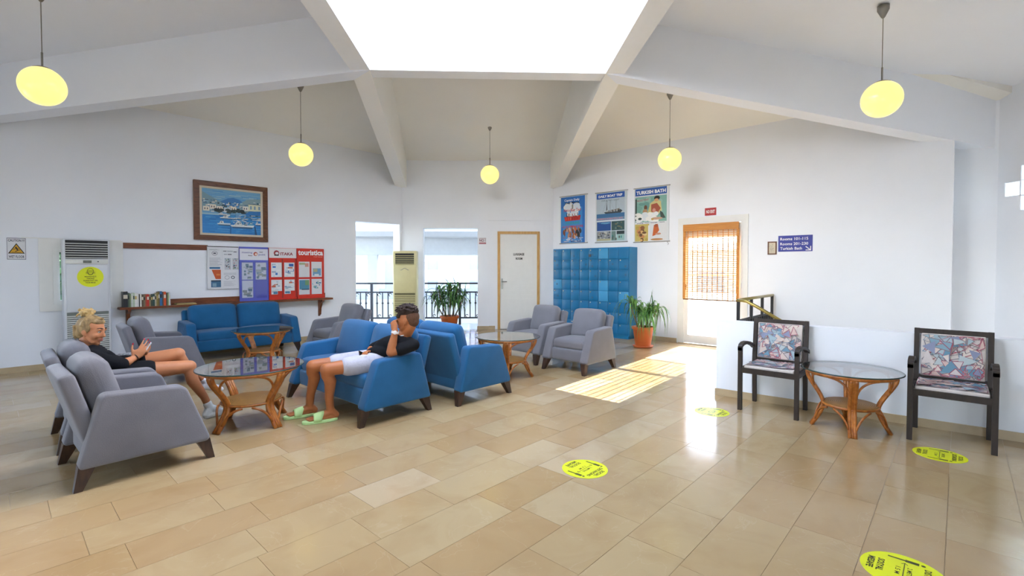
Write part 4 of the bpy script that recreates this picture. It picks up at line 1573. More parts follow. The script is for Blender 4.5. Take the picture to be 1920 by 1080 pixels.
def boat(x, y, L, h_, c):
    ppoly([(x, y), (x + L, y - h_ * .15), (x + L * .9, y + h_), (x + L * .1, y + h_ * .9)], '#2d5d80')
    ppoly([(x, y), (x + L, y - h_ * .15), (x + L * .96, y + h_ * .45), (x + L * .05, y + h_ * .5)], c)
    ppoly([(x + L * .15, y), (x + L * .25, y - h_), (x + L * .45, y - h_), (x + L * .5, y)], '#d8dede')
    prect(x + L * .28, y - h_ * .7, x + L * .36, y - h_ * .3, '#35586c')
boat(.26, .555, .15, .035, '#e8e2da')
boat(.28, .63, .3, .035, '#dfe6e6')
boat(.24, .765, .23, .055, '#d5e6ec')
boat(.46, .79, .42, .075, '#e6ecea')
boat(.9, .73, .1, .05, '#e2e8ea')
for i in range(50):
    x, y = rn.uniform(.45, .85), rn.uniform(.66, .78)
    prect(x, y, x + rn.uniform(.01, .05), y + rn.uniform(.006, .02), rn.choice(['#e8e4cf', '#8ab4c4', '#234a60', '#c9d8d4', '#55b0c8', '#f0ece0']))
for x, y0, y1 in ((.46, .35, .8), (.55, .45, .8), (.7, .5, .8), (.94, .45, .75)):
    prect(x, y0, x + .004, y1, '#4c6f84')
ppoly([(.46, .82), (.475, .82), (.47, 1), (.455, 1)], '#1d5c98')
ppoly([(.88, .8), (.9, .8), (.93, 1), (.89, 1)], '#1f4f7c')
pic.build('picture', pt_, mat=canvas)

# shelf with brackets, top rail
sh_ = thing('wall_shelf', 'long narrow brown wooden wall shelf carrying books and boards', 'shelf', (2.96, LW, 0))
MB().box(-1.66, 1.66, -.23, 0, .79, .825).build('shelf_board', shelf_w, sh_)
MB().box(-1.66, 1.60, -.022, 0, .825, .915).build('back_board', shelf_w, sh_)
for x in (-1.54, 1.48):
    pts = [(0, .79), (-.19, .79), (-.19, .76), (-.12, .72), (-.07, .62), (-.055, .5), (0, .46)]
    b = MB()
    n = len(pts)
    b.add([(x - .02, y, z) for y, z in pts] + [(x + .02, y, z) for y, z in pts],
          [tuple(range(n)), tuple(range(2 * n - 1, n - 1, -1))] + [(i, i + n, (i + 1) % n + n, (i + 1) % n) for i in range(n)])
    b.build('bracket', shelf_w, sh_)
rail('picture_rail', 1.33, 2.51, 1.715, 1.80, LW - .022, LW, 'plain brown wooden rail on the wall above the books', 'rail')

# books
bx = 1.345
spines = [('#23262b', .055, .235, 'thick black'), ('#4a5a48', .02, .215, 'slim dark green'), ('#7f8f6a', .018, .20, 'slim olive green'), ('#c9cdc6', .022, .205, 'pale grey'), ('#b4c4a8', .02, .21, 'pale green'),
          ('#e2e1dc', .026, .205, 'white'), ('#d9d8d4', .022, .20, 'off-white'), ('#2c2d33', .014, .19, 'slim black'), ('#e6e3da', .018, .195, 'cream'), ('#5b4a38', .024, .185, 'brown'), ('#77694c', .022, .18, 'olive brown'),
          ('#a8442c', .018, .185, 'rust red'), ('#c5301f', .028, .185, 'bright red'), ('#8e7a58', .02, .18, 'tan'), ('#3d4a3a', .024, .175, 'dark green'), ('#2f4a44', .026, .185, 'teal green'), ('#b2a68c', .02, .19, 'beige'),
          ('#8a7a3e', .022, .20, 'mustard'), ('#6d5a34', .02, .22, 'dark mustard'), ('#2f6aa0', .03, .225, 'blue'), ('#4b4640', .018, .21, 'charcoal'), ('#d2501e', .032, .215, 'orange'), ('#3b4238', .018, .20, 'blackish green'), ('#8aa06a', .016, .195, 'light green'), ('#d5d9dc', .02, .20, 'silvery white')]
ordn = ['first', 'second', 'third', 'fourth', 'fifth', 'sixth', 'seventh', 'eighth', 'ninth', 'tenth', 'eleventh', 'twelfth', 'thirteenth', 'fourteenth', 'fifteenth', 'sixteenth', 'seventeenth', 'eighteenth', 'nineteenth', 'twentieth', 'twenty-first', 'twenty-second', 'twenty-third', 'twenty-fourth', 'twenty-fifth']
page_m = P('book_pages', '#d8cfb8', 0.9, var=0.1, scale=80)
rn = random.Random(9)
for i, (c, w_, h_, nm) in enumerate(spines):
    bk = thing('book', '%s book, %s from the left on the wall shelf' % (nm, ordn[i]), 'book', (bx + w_ / 2, LW - .20, .8252), 0, 'books in a row on the wall shelf')
    dp = rn.uniform(.13, .16)
    cv = P('book_cover_%d' % i, c, 0.5, var=0.1, scale=30)
    b = MB()
    b.box(-w_ / 2, -w_ / 2 + .0015, 0, dp, 0, h_)
    b.box(w_ / 2 - .0015, w_ / 2, 0, dp, 0, h_)
    b.box(-w_ / 2 + .0015, w_ / 2 - .0015, 0, .002, 0, h_)
    b.build('cover', cv, bk)
    MB().box(-w_ / 2 + .0016, w_ / 2 - .0016, .0022, dp - .003, .002, h_ - .003).build('pages', page_m, bk)
    if w_ > .019:
        MB().box(-w_ / 2 + .003, w_ / 2 - .003, -.0005, .0, h_ * .55, h_ * .8).build('spine_title', P('spine_print_%d' % (i % 3), ('#d8d0bd', '#2a2a2a', '#b9a25a')[i % 3], 0.5), bk)
    bx += w_ + .0006
mg = MB().box(-.14, .14, -.09, .09, 0, .012).box(-.13, .13, -.085, .08, .012, .022)
tag(mg.build('magazine', P('magazine_paper', '#a8925c', 0.5, var=0.2, scale=12), loc=(2.15, LW - .12, .8252)), 'flat pile of magazines lying on the wall shelf', 'magazine')

# notice boards
def board(name, label, x0, x1, z0, z1, mat, y=LW - .035, lean=0.0):
    t = thing(name, label, 'notice board', ((x0 + x1) / 2, y, z0))
    MB().box(-(x1 - x0) / 2, (x1 - x0) / 2, -.008, .012, 0, z1 - z0).build('backing', mat, t)
    return t, (x1 - x0) / 2, z1 - z0
rn = random.Random(13)
greys = ['#8f97a4', '#a7adb6', '#767d8a', '#b9bcc2']
b1, w_, h_ = board('notice_board', 'white notice board covered with small printed notices', 2.495, 2.975, 1.055, 1.785, board_w)
MB().box(-w_, w_, -.0095, -.008, h_ - .012, h_).build('top_edge', black_p, b1)
pr = Print(-.0086, .00004)
for i in range(16):
    pr.rect(-w_ + .03 , h_ - .06 - .012 * i * .5, -w_ + .03 + rn.uniform(.1, .18), h_ - .056 - .012 * i * .5, '#9aa0aa') if i < 2 else None
ring(pr, -w_ + .11, h_ - .12, .04, .035, .006, '#5c6270')
pr.rect(-w_ + .09, h_ - .13, -w_ + .13, h_ - .11, '#3b4150')
for z in range(12):
    pr.rect(-w_ + .03, h_ - .20 - z * .013, -w_ + .03 + rn.uniform(.12, .19), h_ - .196 - z * .013, rn.choice(greys))
pr.rect(-w_ + .03, h_ - .385, -w_ + .19, h_ - .355, '#2f6d9c')
pr.poly([(-w_ + .06, h_ - .40), (-w_ + .20, h_ - .40), (-w_ + .20, h_ - .56), (-w_ + .12, h_ - .56)], '#cf5a22')
pr.rect(-w_ + .13, h_ - .50, -w_ + .19, h_ - .47, '#e0823c')
pr.rect(-w_ + .05, h_ - .70, -w_ + .20, h_ - .58, '#3f6f94')
pr.rect(-w_ + .07, h_ - .69, -w_ + .13, h_ - .63, '#7fa3bc')
pr.rect(-w_ + .05, h_ - .60, -w_ + .20, h_ - .58, '#25394a')
for (x, z, a, c_) in ((-.0, h_ - .075, .05, '#3a3f4a'), (.06, h_ - .075, .09, '#9aa0aa'), (.16, h_ - .085, .05, '#353a44'), (.07, h_ - .13, .06, '#2a2e38'), (.01, h_ - .13, .05, '#9aa0aa')):
    pr.rect(x, z - .012, x + a, z, c_)
for x0 in (.02, .14):
    pr.rect(x0, h_ - .40, x0 + .1, h_ - .20, '#c4c9d0')
    for q in range(22):
        a, c_ = rn.uniform(x0 + .005, x0 + .075), rn.uniform(h_ - .39, h_ - .22)
        pr.rect(a, c_, a + rn.uniform(.01, .025), c_ + rn.uniform(.006, .02), rn.choice(['#2a3038', '#6c8a64', '#4a6a8c', '#b9707a', '#8a93a0', '#9fae7a']))
for z in range(3):
    pr.rect(.0, h_ - .46 - z * .014, .2, h_ - .456 - z * .014, '#a3a8b2')
ring(pr, .055, h_ - .535, .035, .03, .005, '#7b8290')
ring(pr, .145, h_ - .535, .025, .022, .012, '#4a5060')
for z in range(7):
    pr.rect(.0, h_ - .60 - z * .013, rn.uniform(.12, .2), h_ - .597 - z * .013, '#a6abb4')
pr.rect(-.02, .02, -.018, h_ - .04, '#c3c7cf')
pr.build('printed_notices', b1)

def leaflet(parent, x0, z0, x1, z1, cols, rn, base='#e3e7ea', y=-.011):
    p = Print(y, .00004)
    p.rect(x0, z0, x1, z1, base)
    for q in range(14):
        a, c_ = rn.uniform(x0 + .005, x1 - .05), rn.uniform(z0 + .005, z1 - .05)
        p.rect(a, c_, min(x1 - .004, a + rn.uniform(.03, .09)), min(z1 - .004, c_ + rn.uniform(.012, .05)), rn.choice(cols))
    return p.build('leaflet', parent)
blue_b = P('periwinkle_board', '#5a63c0', 0.3, var=0.04)
red_b = P('red_board', '#cf2a17', 0.35, var=0.04)
b2, w_, h_ = board('notice_board', 'periwinkle blue board of clear leaflet pockets with a white header', 2.98, 3.465, .8255, 1.79, blue_b, LW - .06)
p = Print(-.0086, .0002)
p.rect(-w_ + .005, h_ - .235, w_ - .005, h_ - .035, '#e4e4ec')
p.build('header', b2)
wine = P('maroon_print', '#8c2a3a', 0.5, var=0.0)
text('meeting', (-.20, h_ - .125, -.03, h_ - .085), P('violet_print', '#5d5a9c', 0.5, var=0), b2, -.0095, bold=.01)
text('Reisen', (-.10, h_ - .165, -.03, h_ - .142), ink_k, b2, -.0095, bold=.02, shear=.3)
text('point', (.075, h_ - .165, .19, h_ - .115), P('violet_print', '#5d5a9c', 0.5, var=0), b2, -.0095, bold=.01)
text('tour', (.09, h_ - .10, .15, h_ - .08), ink_k, b2, -.0095, bold=.03)
p = Print(-.0092, .0001)
p.disc(.025, h_ - .125, .035, .036, '#b5402c')
p.disc(.032, h_ - .13, .022, .022, '#f0d8c8')
p.build('emblem', b2)
tp = pane_mat('clear_pocket', (0.93, 0.94, 0.98), 1.3, 0.05)
seaside = ['#8f9a94', '#6f8f96', '#5a7f94', '#a9b0a0', '#b9c2bc', '#4f6f84', '#86a4ae']
for k_, (x0, z0) in enumerate(((-.215, .37), (.012, .37), (-.215, .05), (.012, .05))):
    if k_ < 3:
        leaflet(b2, x0 + .01, z0 + .01, x0 + .19, z0 + .315, seaside, rn)
    MB().box(x0, x0 + .20, -.017, -.0155, z0, z0 + .335).build('clear_pocket', tp, b2)
b3, w_, h_ = board('notice_board', 'red leaflet board with white ITAKA header', 3.475, 3.98, .8255, 1.785, red_b, LW - .055)
p = Print(-.0086, .0002)
p.rect(-w_ + .006, h_ - .185, w_ - .003, h_ - .005, '#e2e1e4')
p.disc(-.115, h_ - .095, .05, .05, '#a02c34')
p.disc(-.108, h_ - .10, .03, .026, '#e2e1e4')
p.rect(-.155, h_ - .145, -.075, h_ - .122, '#2c2328')
p.build('header', b3)
text('ITAKA', (-.045, h_ - .135, .185, h_ - .08), wine, b3, -.0098, bold=.03)
for k_, (x0, z0) in enumerate(((-.215, .42), (.02, .42), (-.215, .10), (.02, .10))):
    leaflet(b3, x0, z0 + (0 if k_ < 2 else .06), x0 + .19, z0 + .27, ['#dfe4ea', '#c9d3dd', '#2d5fae', '#e9ecef', '#9fb3c8', '#c96a50', '#d9e0e6', '#6f8f70'] if k_ else ['#3f7ccc', '#dfe4ea', '#5a6f8a', '#eef0f2', '#9fb3c8'], rn)
    if k_ >= 2:
        leaflet(b3, x0, z0, x0 + .115, z0 + .07, ['#dfe4ea', '#4f7fa0', '#e9ecef'], rn)
for x in (-.012, .235):
    MB().box(x - .008, x + .008, -.0135, -.008, .03, h_ - .20).build('divider', P('dark_red_plastic', '#8e2418', 0.4), b3)
b4, w_, h_ = board('notice_board', 'red leaflet board with touristica lettering in white', 3.99, 4.525, .8255, 1.79, red_b, LW - .05)
white_ink = P('white_ink', '#f2f2f2', 0.5, var=0.0)
text('touristica', (-.245, h_ - .13, .245, h_ - .03), white_ink, b4, -.0092, bold=.035)
text('red tour', (.06, h_ - .165, .24, h_ - .145), P('pink_ink', '#f0a090', 0.5, var=0.0), b4, -.0092, bold=.03)
for k_, (x0, z0) in enumerate(((-.235, .41), (.01, .41), (-.235, .075), (.01, .075))):
    z1 = z0 + .30
    p = Print(-.0095, .00005)
    p.rect(x0, z0, x0 + .21, z1, '#dfe0e4')
    if k_ == 0:
        p.rect(x0 + .01, z1 - .06, x0 + .12, z1 - .02, '#a9b48c')
        p.rect(x0 + .12, z1 - .10, x0 + .19, z1 - .03, '#d59a8c')
    elif k_ == 1:
        p.rect(x0 + .03, z0 + .03, x0 + .19, z0 + .17, '#6f9fc4')
        p.rect(x0 + .04, z0 + .10, x0 + .12, z0 + .16, '#b7b088')
        p.rect(x0 + .06, z0 + .03, x0 + .15, z0 + .06, '#dfe9ee')
    elif k_ == 2:
        p.rect(x0 + .01, z0 + .10, x0 + .20, z0 + .28, '#4f8fae')
        p.rect(x0 + .12, z0 + .18, x0 + .20, z0 + .28, '#6f9a6c')
        p.rect(x0 + .05, z0 + .09, x0 + .20, z0 + .11, '#2f4f6a')
    else:
        for q in range(16):
            a, c_ = rn.uniform(x0 + .01, x0 + .15), rn.uniform(z0 + .1, z0 + .25)
            p.rect(a, c_, a + rn.uniform(.02, .05), c_ + rn.uniform(.015, .04), rn.choice(['#4f8fc0', '#9fc8d8', '#cfd8b0', '#7fb0a8', '#3a6fa8', '#e0e8ea']))
    p.build('leaflet', b4)
MB().box(-w_, w_, -.03, -.008, 0, .05).build('tray', red_b, b4)

# wet floor sign
ws = thing('wet_floor_sign', 'white caution wet floor notice on the far left wall', 'sign', (.25, LW, 1.675))
MB().box(-.09, .09, -.004, 0, -.145, .145).build('plate', board_w, ws)
p = Print(-.0044, .0001)
for a in ((-.09, -.145, .09, -.139), (-.09, .139, .09, .145), (-.09, -.139, -.086, .139), (.086, -.139, .09, .139)):
    p.rect(*a, '#3f4660')
p.poly([(-.08, -.065), (.08, -.065), (0, .075)], '#22201a')
p.poly([(-.064, -.056), (.064, -.056), (0, .057)], '#e0a81c')
p.disc(-.004, .018, .009, .009, '#2a2014')
p.line(-.004, .01, .014, -.02, .014, '#2a2014')
p.line(.014, -.02, .036, -.016, .008, '#2a2014')
p.line(.014, -.02, -.012, -.04, .008, '#2a2014')
p.line(-.002, .004, -.03, -.012, .006, '#2a2014')
p.line(0, .005, .026, .006, .006, '#2a2014')
p.line(-.045, -.048, .045, -.048, .005, '#2a2014')
p.build('warning_triangle', ws)
navy = P('navy_ink', '#272d4a', 0.5, var=0.0)
text('CAUTION !!!', (-.078, .095, .078, .128), navy, ws, -.0055, bold=.02)
text('WET FLOOR', (-.074, -.125, .074, -.09), navy, ws, -.0055, bold=.02)

# thin cable conduit on the left wall
tag(MB().box(.30, 1.36, LW - .012, LW, 1.822, 1.834).build('cable_conduit', white_paint), 'thin white cable conduit above the small window', 'conduit')

# ================================================================ things on the right wall (panels face -x)
def rpanel(name, label, cat, yc, zc, group=None, off=0.0):
    return thing(name, label, cat, (RW - off, yc, zc), R(-90), group)
alu = P('grey_poster_rail', '#9a9a98', 0.4, metal=0.4)
def poster(label, yc, w_, z0, z1):
    t = rpanel('poster', label, 'poster', yc, z0, 'hanging advertising posters', .012)
    h_ = z1 - z0
    MB().box(-w_ / 2, w_ / 2, -.004, .004, 0, h_).build('sheet', P('poster_paper', '#d3d8dc', 0.35, var=0.01), t)
    for z in (-.008, h_ - .008):
        MB().tube([(-w_ / 2 - .02, 0, z + .008), (w_ / 2 + .02, 0, z + .008)], .009, 8).build('poster_bar', alu, t, True)
    return t, w_ / 2, h_
rn = random.Random(77)
skin_c = ['#d9a47a', '#c98a5e', '#b87648', '#e0b48c', '#a8643c']
# 1: boat party poster
t, w_, h_ = poster('blue and white boat party poster, leftmost of three', 6.325, .72, 1.965, 3.02)
p = Print(-.0045, .00003)
W = w_ - .05
p.rect(-w_ + .02, .01, W, h_ - .02, '#3f8fd4')
p.rect(-w_ + .02, h_ * .75, W, h_ - .02, '#2a72c4')
p.rect(-w_ + .02, .01, -w_ + .08, h_ * .35, '#2f7cc8')
p.rect(W - .07, .01, W, h_ - .02, '#2370c6')
for i in range(18):
    p.disc(rn.uniform(-.18, .14), h_ * rn.uniform(.56, .80), rn.uniform(.05, .11), rn.uniform(.04, .08), rn.choice(['#e9eef2', '#dfe8f0', '#f2f2ee']), 12)
p.rect(-.04, h_ * .72, .0, h_ * .82, '#8e938a')
p.poly([(-.25, h_ * .56), (.2, h_ * .58), (.18, h_ * .48), (-.22, h_ * .47)], '#c42a20')
for i in range(12):
    x = rn.uniform(-.22, .16)
    p.rect(x, h_ * .56, x + .015, h_ * rn.uniform(.58, .64), rn.choice(['#26282c', '#5a3a2a', '#d8d8d8', '#a43a2a']))
for i in range(6):
    x = -.21 + .06 * i
    p.rect(x, h_ * .49, x + .03, h_ * .55, rn.choice(['#e05040', '#a81c18', '#d86a50']))
for i in range(40):
    x, z = rn.uniform(-.28, .16), h_ * rn.uniform(.13, .31)
    p.disc(x, z, rn.uniform(.015, .035), rn.uniform(.03, .06), rn.choice(skin_c + ['#7a4028', '#c46a3a']), 8)
for i in range(8):
    x = rn.uniform(.1, .2)
    p.disc(x, h_ * rn.uniform(.12, .3), .03, .05, rn.choice(['#2a2c30', '#3b3f44', '#1f2226']), 8)
for i in range(26):
    x, z = rn.uniform(-.3, .2), h_ * rn.uniform(.02, .12)
    p.rect(x, z, x + rn.uniform(.04, .12), z + .012, rn.choice(['#e6e8ea', '#9a3a3a', '#d4d8de', '#5f6fa0']))
p.build('printed_picture', t)
red_ink = P('red_ink', '#c02a34', 0.5, var=0)
text('Captain Daily', (-.24, h_ * .875, .17, h_ * .935), white_ink, t, -.0082, bold=.02)
text('Lazy Mama', (-.22, h_ * .825, .16, h_ * .875), ink_k, t, -.0082, bold=.03)
text("Not a Boat Tour", (-.26, h_ * .67, .22, h_ * .73), red_ink, t, -.0082, bold=.02, shear=.3)
text('FOOD & BAR', (-.2, h_ * .405, .17, h_ * .455), P('teal_ink', '#2f9fa8', 0.5, var=0), t, -.0082, bold=.04)
text('ALL DAY SWIMMING & SNORKEL', (-.29, h_ * .33, .27, h_ * .375), red_ink, t, -.0082, bold=.02)
text('BOOK NOW', (-.06, h_ * .02, .22, h_ * .06), P('dark_violet_ink', '#3a2f5a', 0.5, var=0), t, -.0082, bold=.03)
# 2: daily boat trip
t, w_, h_ = poster('DAILY BOAT TRIP poster with a sailing ship, middle of three', 5.365, .74, 1.955, 3.005)
p = Print(-.0045, .00003)
W = w_ - .05
p.rect(-w_ + .02, .01, w_ - .01, h_ - .01, '#c9d6dc')
p.rect(-w_ + .02, h_ * .55, W, h_ - .02, '#b7c7d2')
p.rect(-w_ + .02, h_ * .87, W, h_ - .02, '#2a5cb4')
p.rect(-w_ + .02, h_ * .49, W, h_ * .57, '#3f74a4')
p.rect(-w_ + .02, h_ * .44, W, h_ * .495, '#6d8fb0')
p.poly([(-.17, h_ * .60), (.22, h_ * .64), (.27, h_ * .61), (.23, h_ * .57), (-.13, h_ * .57)], '#3c444a')
p.poly([(-.1, h_ * .615), (.2, h_ * .66), (.2, h_ * .62), (-.1, h_ * .60)], '#7a7468')
for x in (-.1, -.02, .12):
    p.line(x, h_ * .6, x, h_ * .84, .006, '#5a5f66')
    p.line(x, h_ * .84, x + .1, h_ * .62, .002, '#7a8088')
p.poly([(-.1, h_ * .83), (-.115, h_ * .63), (-.085, h_ * .63)], '#4f5660')
p.line(-.1, h_ * .83, -.2, h_ * .60, .003, '#6a7078')
for i in range(14):
    x = rn.uniform(-.1, .2)
    p.rect(x, h_ * .60, x + .02, h_ * rn.uniform(.62, .65), rn.choice(['#2a2f34', '#8a9098', '#c4c8c4', '#554a40']))
p.rect(-w_ + .02, h_ * .425, W, h_ * .435, '#e6eaee')
p.rect(-w_ + .03, h_ * .23, -.0, h_ * .41, '#1f4f94')
for i in range(8):
    p.rect(rn.uniform(-.3, -.1), h_ * rn.uniform(.36, .40), rn.uniform(-.1, -.01), h_ * rn.uniform(.385, .40), '#5f9cc8')
p.rect(.015, h_ * .23, W, h_ * .41, '#3a5a5c')
for i in range(14):
    x, z = rn.uniform(.02, .25), h_ * rn.uniform(.24, .38)
    p.rect(x, z, x + rn.uniform(.02, .06), z + .02, rn.choice(['#22383c', '#5a7a70', '#6f8a80', '#2a4a50', '#7f7a5a']))
p.rect(-w_ + .03, h_ * .03, -.0, h_ * .215, '#8a9096')
for i in range(26):
    x, z = rn.uniform(-.33, -.04), h_ * rn.uniform(.06, .19)
    p.rect(x, z, x + rn.uniform(.02, .05), z + .025, rn.choice(['#3f454c', '#c4c4bc', '#6a7078', '#a8a090', '#2c3238']))
p.rect(-w_ + .03, h_ * .03, -.0, h_ * .07, '#b9b48e')
p.rect(.015, h_ * .03, .12, h_ * .215, '#6f8a84')
p.rect(.14, h_ * .03, W, h_ * .215, '#9fc4c0')
p.rect(.14, h_ * .15, W, h_ * .215, '#2a3a40')
for i in range(8):
    x, z = rn.uniform(.03, .25), h_ * rn.uniform(.04, .13)
    p.disc(x, z, .015, .03, rn.choice(['#4a6a64', '#3f8f8c', '#5a5a50', '#dfe8e4']), 8)
p.build('printed_picture', t)
text('DAILY BOAT TRIP', (-.30, h_ * .895, .27, h_ * .945), white_ink, t, -.0082, bold=.04)
text('PIRATES SHIP', (-.22, h_ * .815, .20, h_ * .845), P('grey_ink', '#6f7884', 0.5, var=0), t, -.0082, bold=.0)
text('SWIMMING IN BEAUTIFUL BAYS', (-.33, h_ * .452, .28, h_ * .482), P('pink_red_ink', '#d08a98', 0.5, var=0), t, -.0082, bold=.02)
# 3: turkish bath
t, w_, h_ = poster('TURKISH BATH poster with massage pictures, rightmost of three', 4.46, .73, 1.93, 3.0)
p = Print(-.0045, .00003)
W = w_ - .045
p.rect(-w_ + .02, .01, w_ - .005, h_ - .01, '#dde1e4')
p.rect(-w_ + .02, h_ * .855, W, h_ - .015, '#2a5cac')
p.rect(-w_ + .02, h_ * .36, W, h_ * .835, '#7fb0a4')
for i in range(30):
    x, z = rn.uniform(-.33, .2), h_ * rn.uniform(.52, .80)
    p.disc(x, z, rn.uniform(.03, .07), rn.uniform(.03, .06), rn.choice(['#86b4a8', '#78a89c', '#93bcb0', '#6a9c94']), 10)
p.rect(-w_ + .02, h_ * .40, -.31, h_ * .80, '#2f4440')
p.poly([(-.1, h_ * .46), (-.02, h_ * .70), (.08, h_ * .76), (.2, h_ * .73), (.22, h_ * .56), (.1, h_ * .45)], '#cfc284')
p.disc(.12, h_ * .79, .06, .045, '#1f1f1c')
p.disc(.11, h_ * .755, .045, .03, '#d2a074')
p.poly([(.0, h_ * .68), (.12, h_ * .70), (.2, h_ * .6), (.12, h_ * .5), (.0, h_ * .55)], '#a8563c')
p.disc(.06, h_ * .57, .035, .04, '#d49a8a')
p.disc(-.12, h_ * .63, .035, .05, '#6a4a34')
p.disc(-.13, h_ * .56, .05, .05, '#b9906a')
p.poly([(.18, h_ * .56), (.24, h_ * .52), (.3, h_ * .42), (.2, h_ * .42)], '#3a4a44')
for i in range(40):
    x, z = rn.uniform(-.29, .12), h_ * rn.uniform(.38, .52)
    p.disc(x, z, rn.uniform(.04, .08), rn.uniform(.025, .045), rn.choice(['#e9edee', '#dfe6ea', '#f0f0ec']), 10)
p.disc(-.24, h_ * .43, .04, .025, '#3a4a48')
p.disc(.12, h_ * .42, .12, .025, '#c8a088')
p.disc(.03, h_ * .41, .03, .02, '#c4a458')
p.rect(-w_ + .02, h_ * .33, W, h_ * .365, '#dfe3e6')
p.rect(-w_ + .02, .015, -.04, h_ * .33, '#c9b464')
for i in range(22):
    x, z = rn.uniform(-.32, -.09), h_ * rn.uniform(.03, .28)
    p.disc(x, z, rn.uniform(.03, .06), rn.uniform(.02, .045), rn.choice(['#c98a54', '#8a5a34', '#b9a04c', '#d8b070', '#6a4a2c', '#e0c890']), 10)
p.rect(-.02, .015, W, h_ * .34, '#e0e2e4')
p.poly([(.03, h_ * .10), (.06, h_ * .30), (.14, h_ * .32), (.17, h_ * .2), (.10, h_ * .12)], '#c9642c')
p.disc(.11, h_ * .29, .04, .03, '#a8542c')
p.disc(.15, h_ * .14, .06, .02, '#c8907a')
p.disc(.12, h_ * .04, .13, .02, '#b8824c')
p.rect(-.06, .015, -.035, h_ * .30, '#eceef0')
p.build('printed_picture', t)
text('TURKISH BATH', (-.32, h_ * .88, .30, h_ * .945), white_ink, t, -.0082, bold=.04)
text('MASSAGE THERAPY', (-.30, h_ * .755, -.05, h_ * .79), P('brown_red_ink', '#a4606a', 0.5, var=0), t, -.0082, bold=.02, rot=.06)
text('peeling - foam massage - sauna', (-.30, h_ * .335, .28, h_ * .36), P('dark_violet_ink', '#3a2f5a', 0.5, var=0), t, -.0082, bold=.02)
MB().tube([(.33, 0, -.01), (.36, 0, -.05), (.345, 0, -.07)], .003, 5).build('cord', black_p, t)

# NO EXIT
s = rpanel('no_exit_sign', 'small red NO EXIT sign above the glazed door', 'sign', 3.315, 2.43)
MB().box(-.10, .10, -.006, 0, -.068, .068).build('plate', P('red_sign_plate', '#b3262a', 0.4, var=0.05), s)
text('NO EXIT', (-.075, -.03, .078, .03), white_ink, s, -.008, bold=.03)
# rooms sign
s = rpanel('room_direction_sign', 'blue direction sign listing rooms and Turkish bath', 'sign', 1.96, 1.81)
MB().box(-.245, .245, -.006, 0, -.128, .132).build('plate', P('blue_sign_plate', '#2c3596', 0.4, var=0.03), s)
text('Rooms 101-115', (-.215, .055, .185, .10), white_ink, s, -.008, bold=.012)
text('Rooms 201-230', (-.215, -.025, .185, .02), white_ink, s, -.008, bold=.012)
text('Turkish Bath', (-.215, -.10, .10, -.055), white_ink, s, -.008, bold=.012)
p = Print(-.008)
p.line(.15, -.05, .215, -.105, .014, '#e8e8f0')
p.line(.22, -.045, .22, -.112, .014, '#e8e8f0')
p.line(.15, -.108, .227, -.108, .014, '#e8e8f0')
p.build('arrow', s)
# small framed picture
s = rpanel('small_framed_picture', 'tiny brown framed picture left of the blue direction sign', 'picture', 2.295, 1.745)
b = MB()
for a in ((-.068, .068, -.108, -.09), (-.068, .068, .09, .108), (-.068, -.05, -.09, .09), (.05, .068, -.09, .09)):
    b.box(a[0], a[1], -.015, 0, a[2], a[3])
b.build('frame', frame_w, s)
MB().box(-.05, .05, -.006, 0, -.09, .09).build('mount', liner, s)
p = Print(-.0065, .0001)
for i in range(14):
    x, z = rn.uniform(-.03, .02), rn.uniform(-.05, .05)
    p.line(x, z, x + rn.uniform(-.02, .02), z + rn.uniform(-.03, .03), .003, rn.choice(['#6a6458', '#8a8272', '#4f5a52']))
p.build('drawing', s)
# NO ! sign on the pilaster
x, y = on_far(7.70, .051)
s = thing('no_smoking_sign', 'small white and red sign on the slim pilaster', 'sign', (x, y, 2.03), R(-45))
MB().box(-.085, .085, -.004, 0, -.075, .07).build('plate', board_w, s)
text('NO !', (-.075, -.02, .07, .045), P('maroon_sign_ink', '#7a3a48', 0.5, var=0), s, -.006, bold=.03)
p = Print(-.0045)
p.rect(-.08, -.07, .08, -.035, '#b06a74')
p.rect(-.08, .052, .08, .066, '#b89aa0')
p.build('red_band', s)
# switch plates
tag(MB().rbox(.04, .006, .04, .004, n=5).build('light_switch', white_paint, loc=(1.30, LW - .007, .98)), 'small white switch plate between window and books', 'switch')

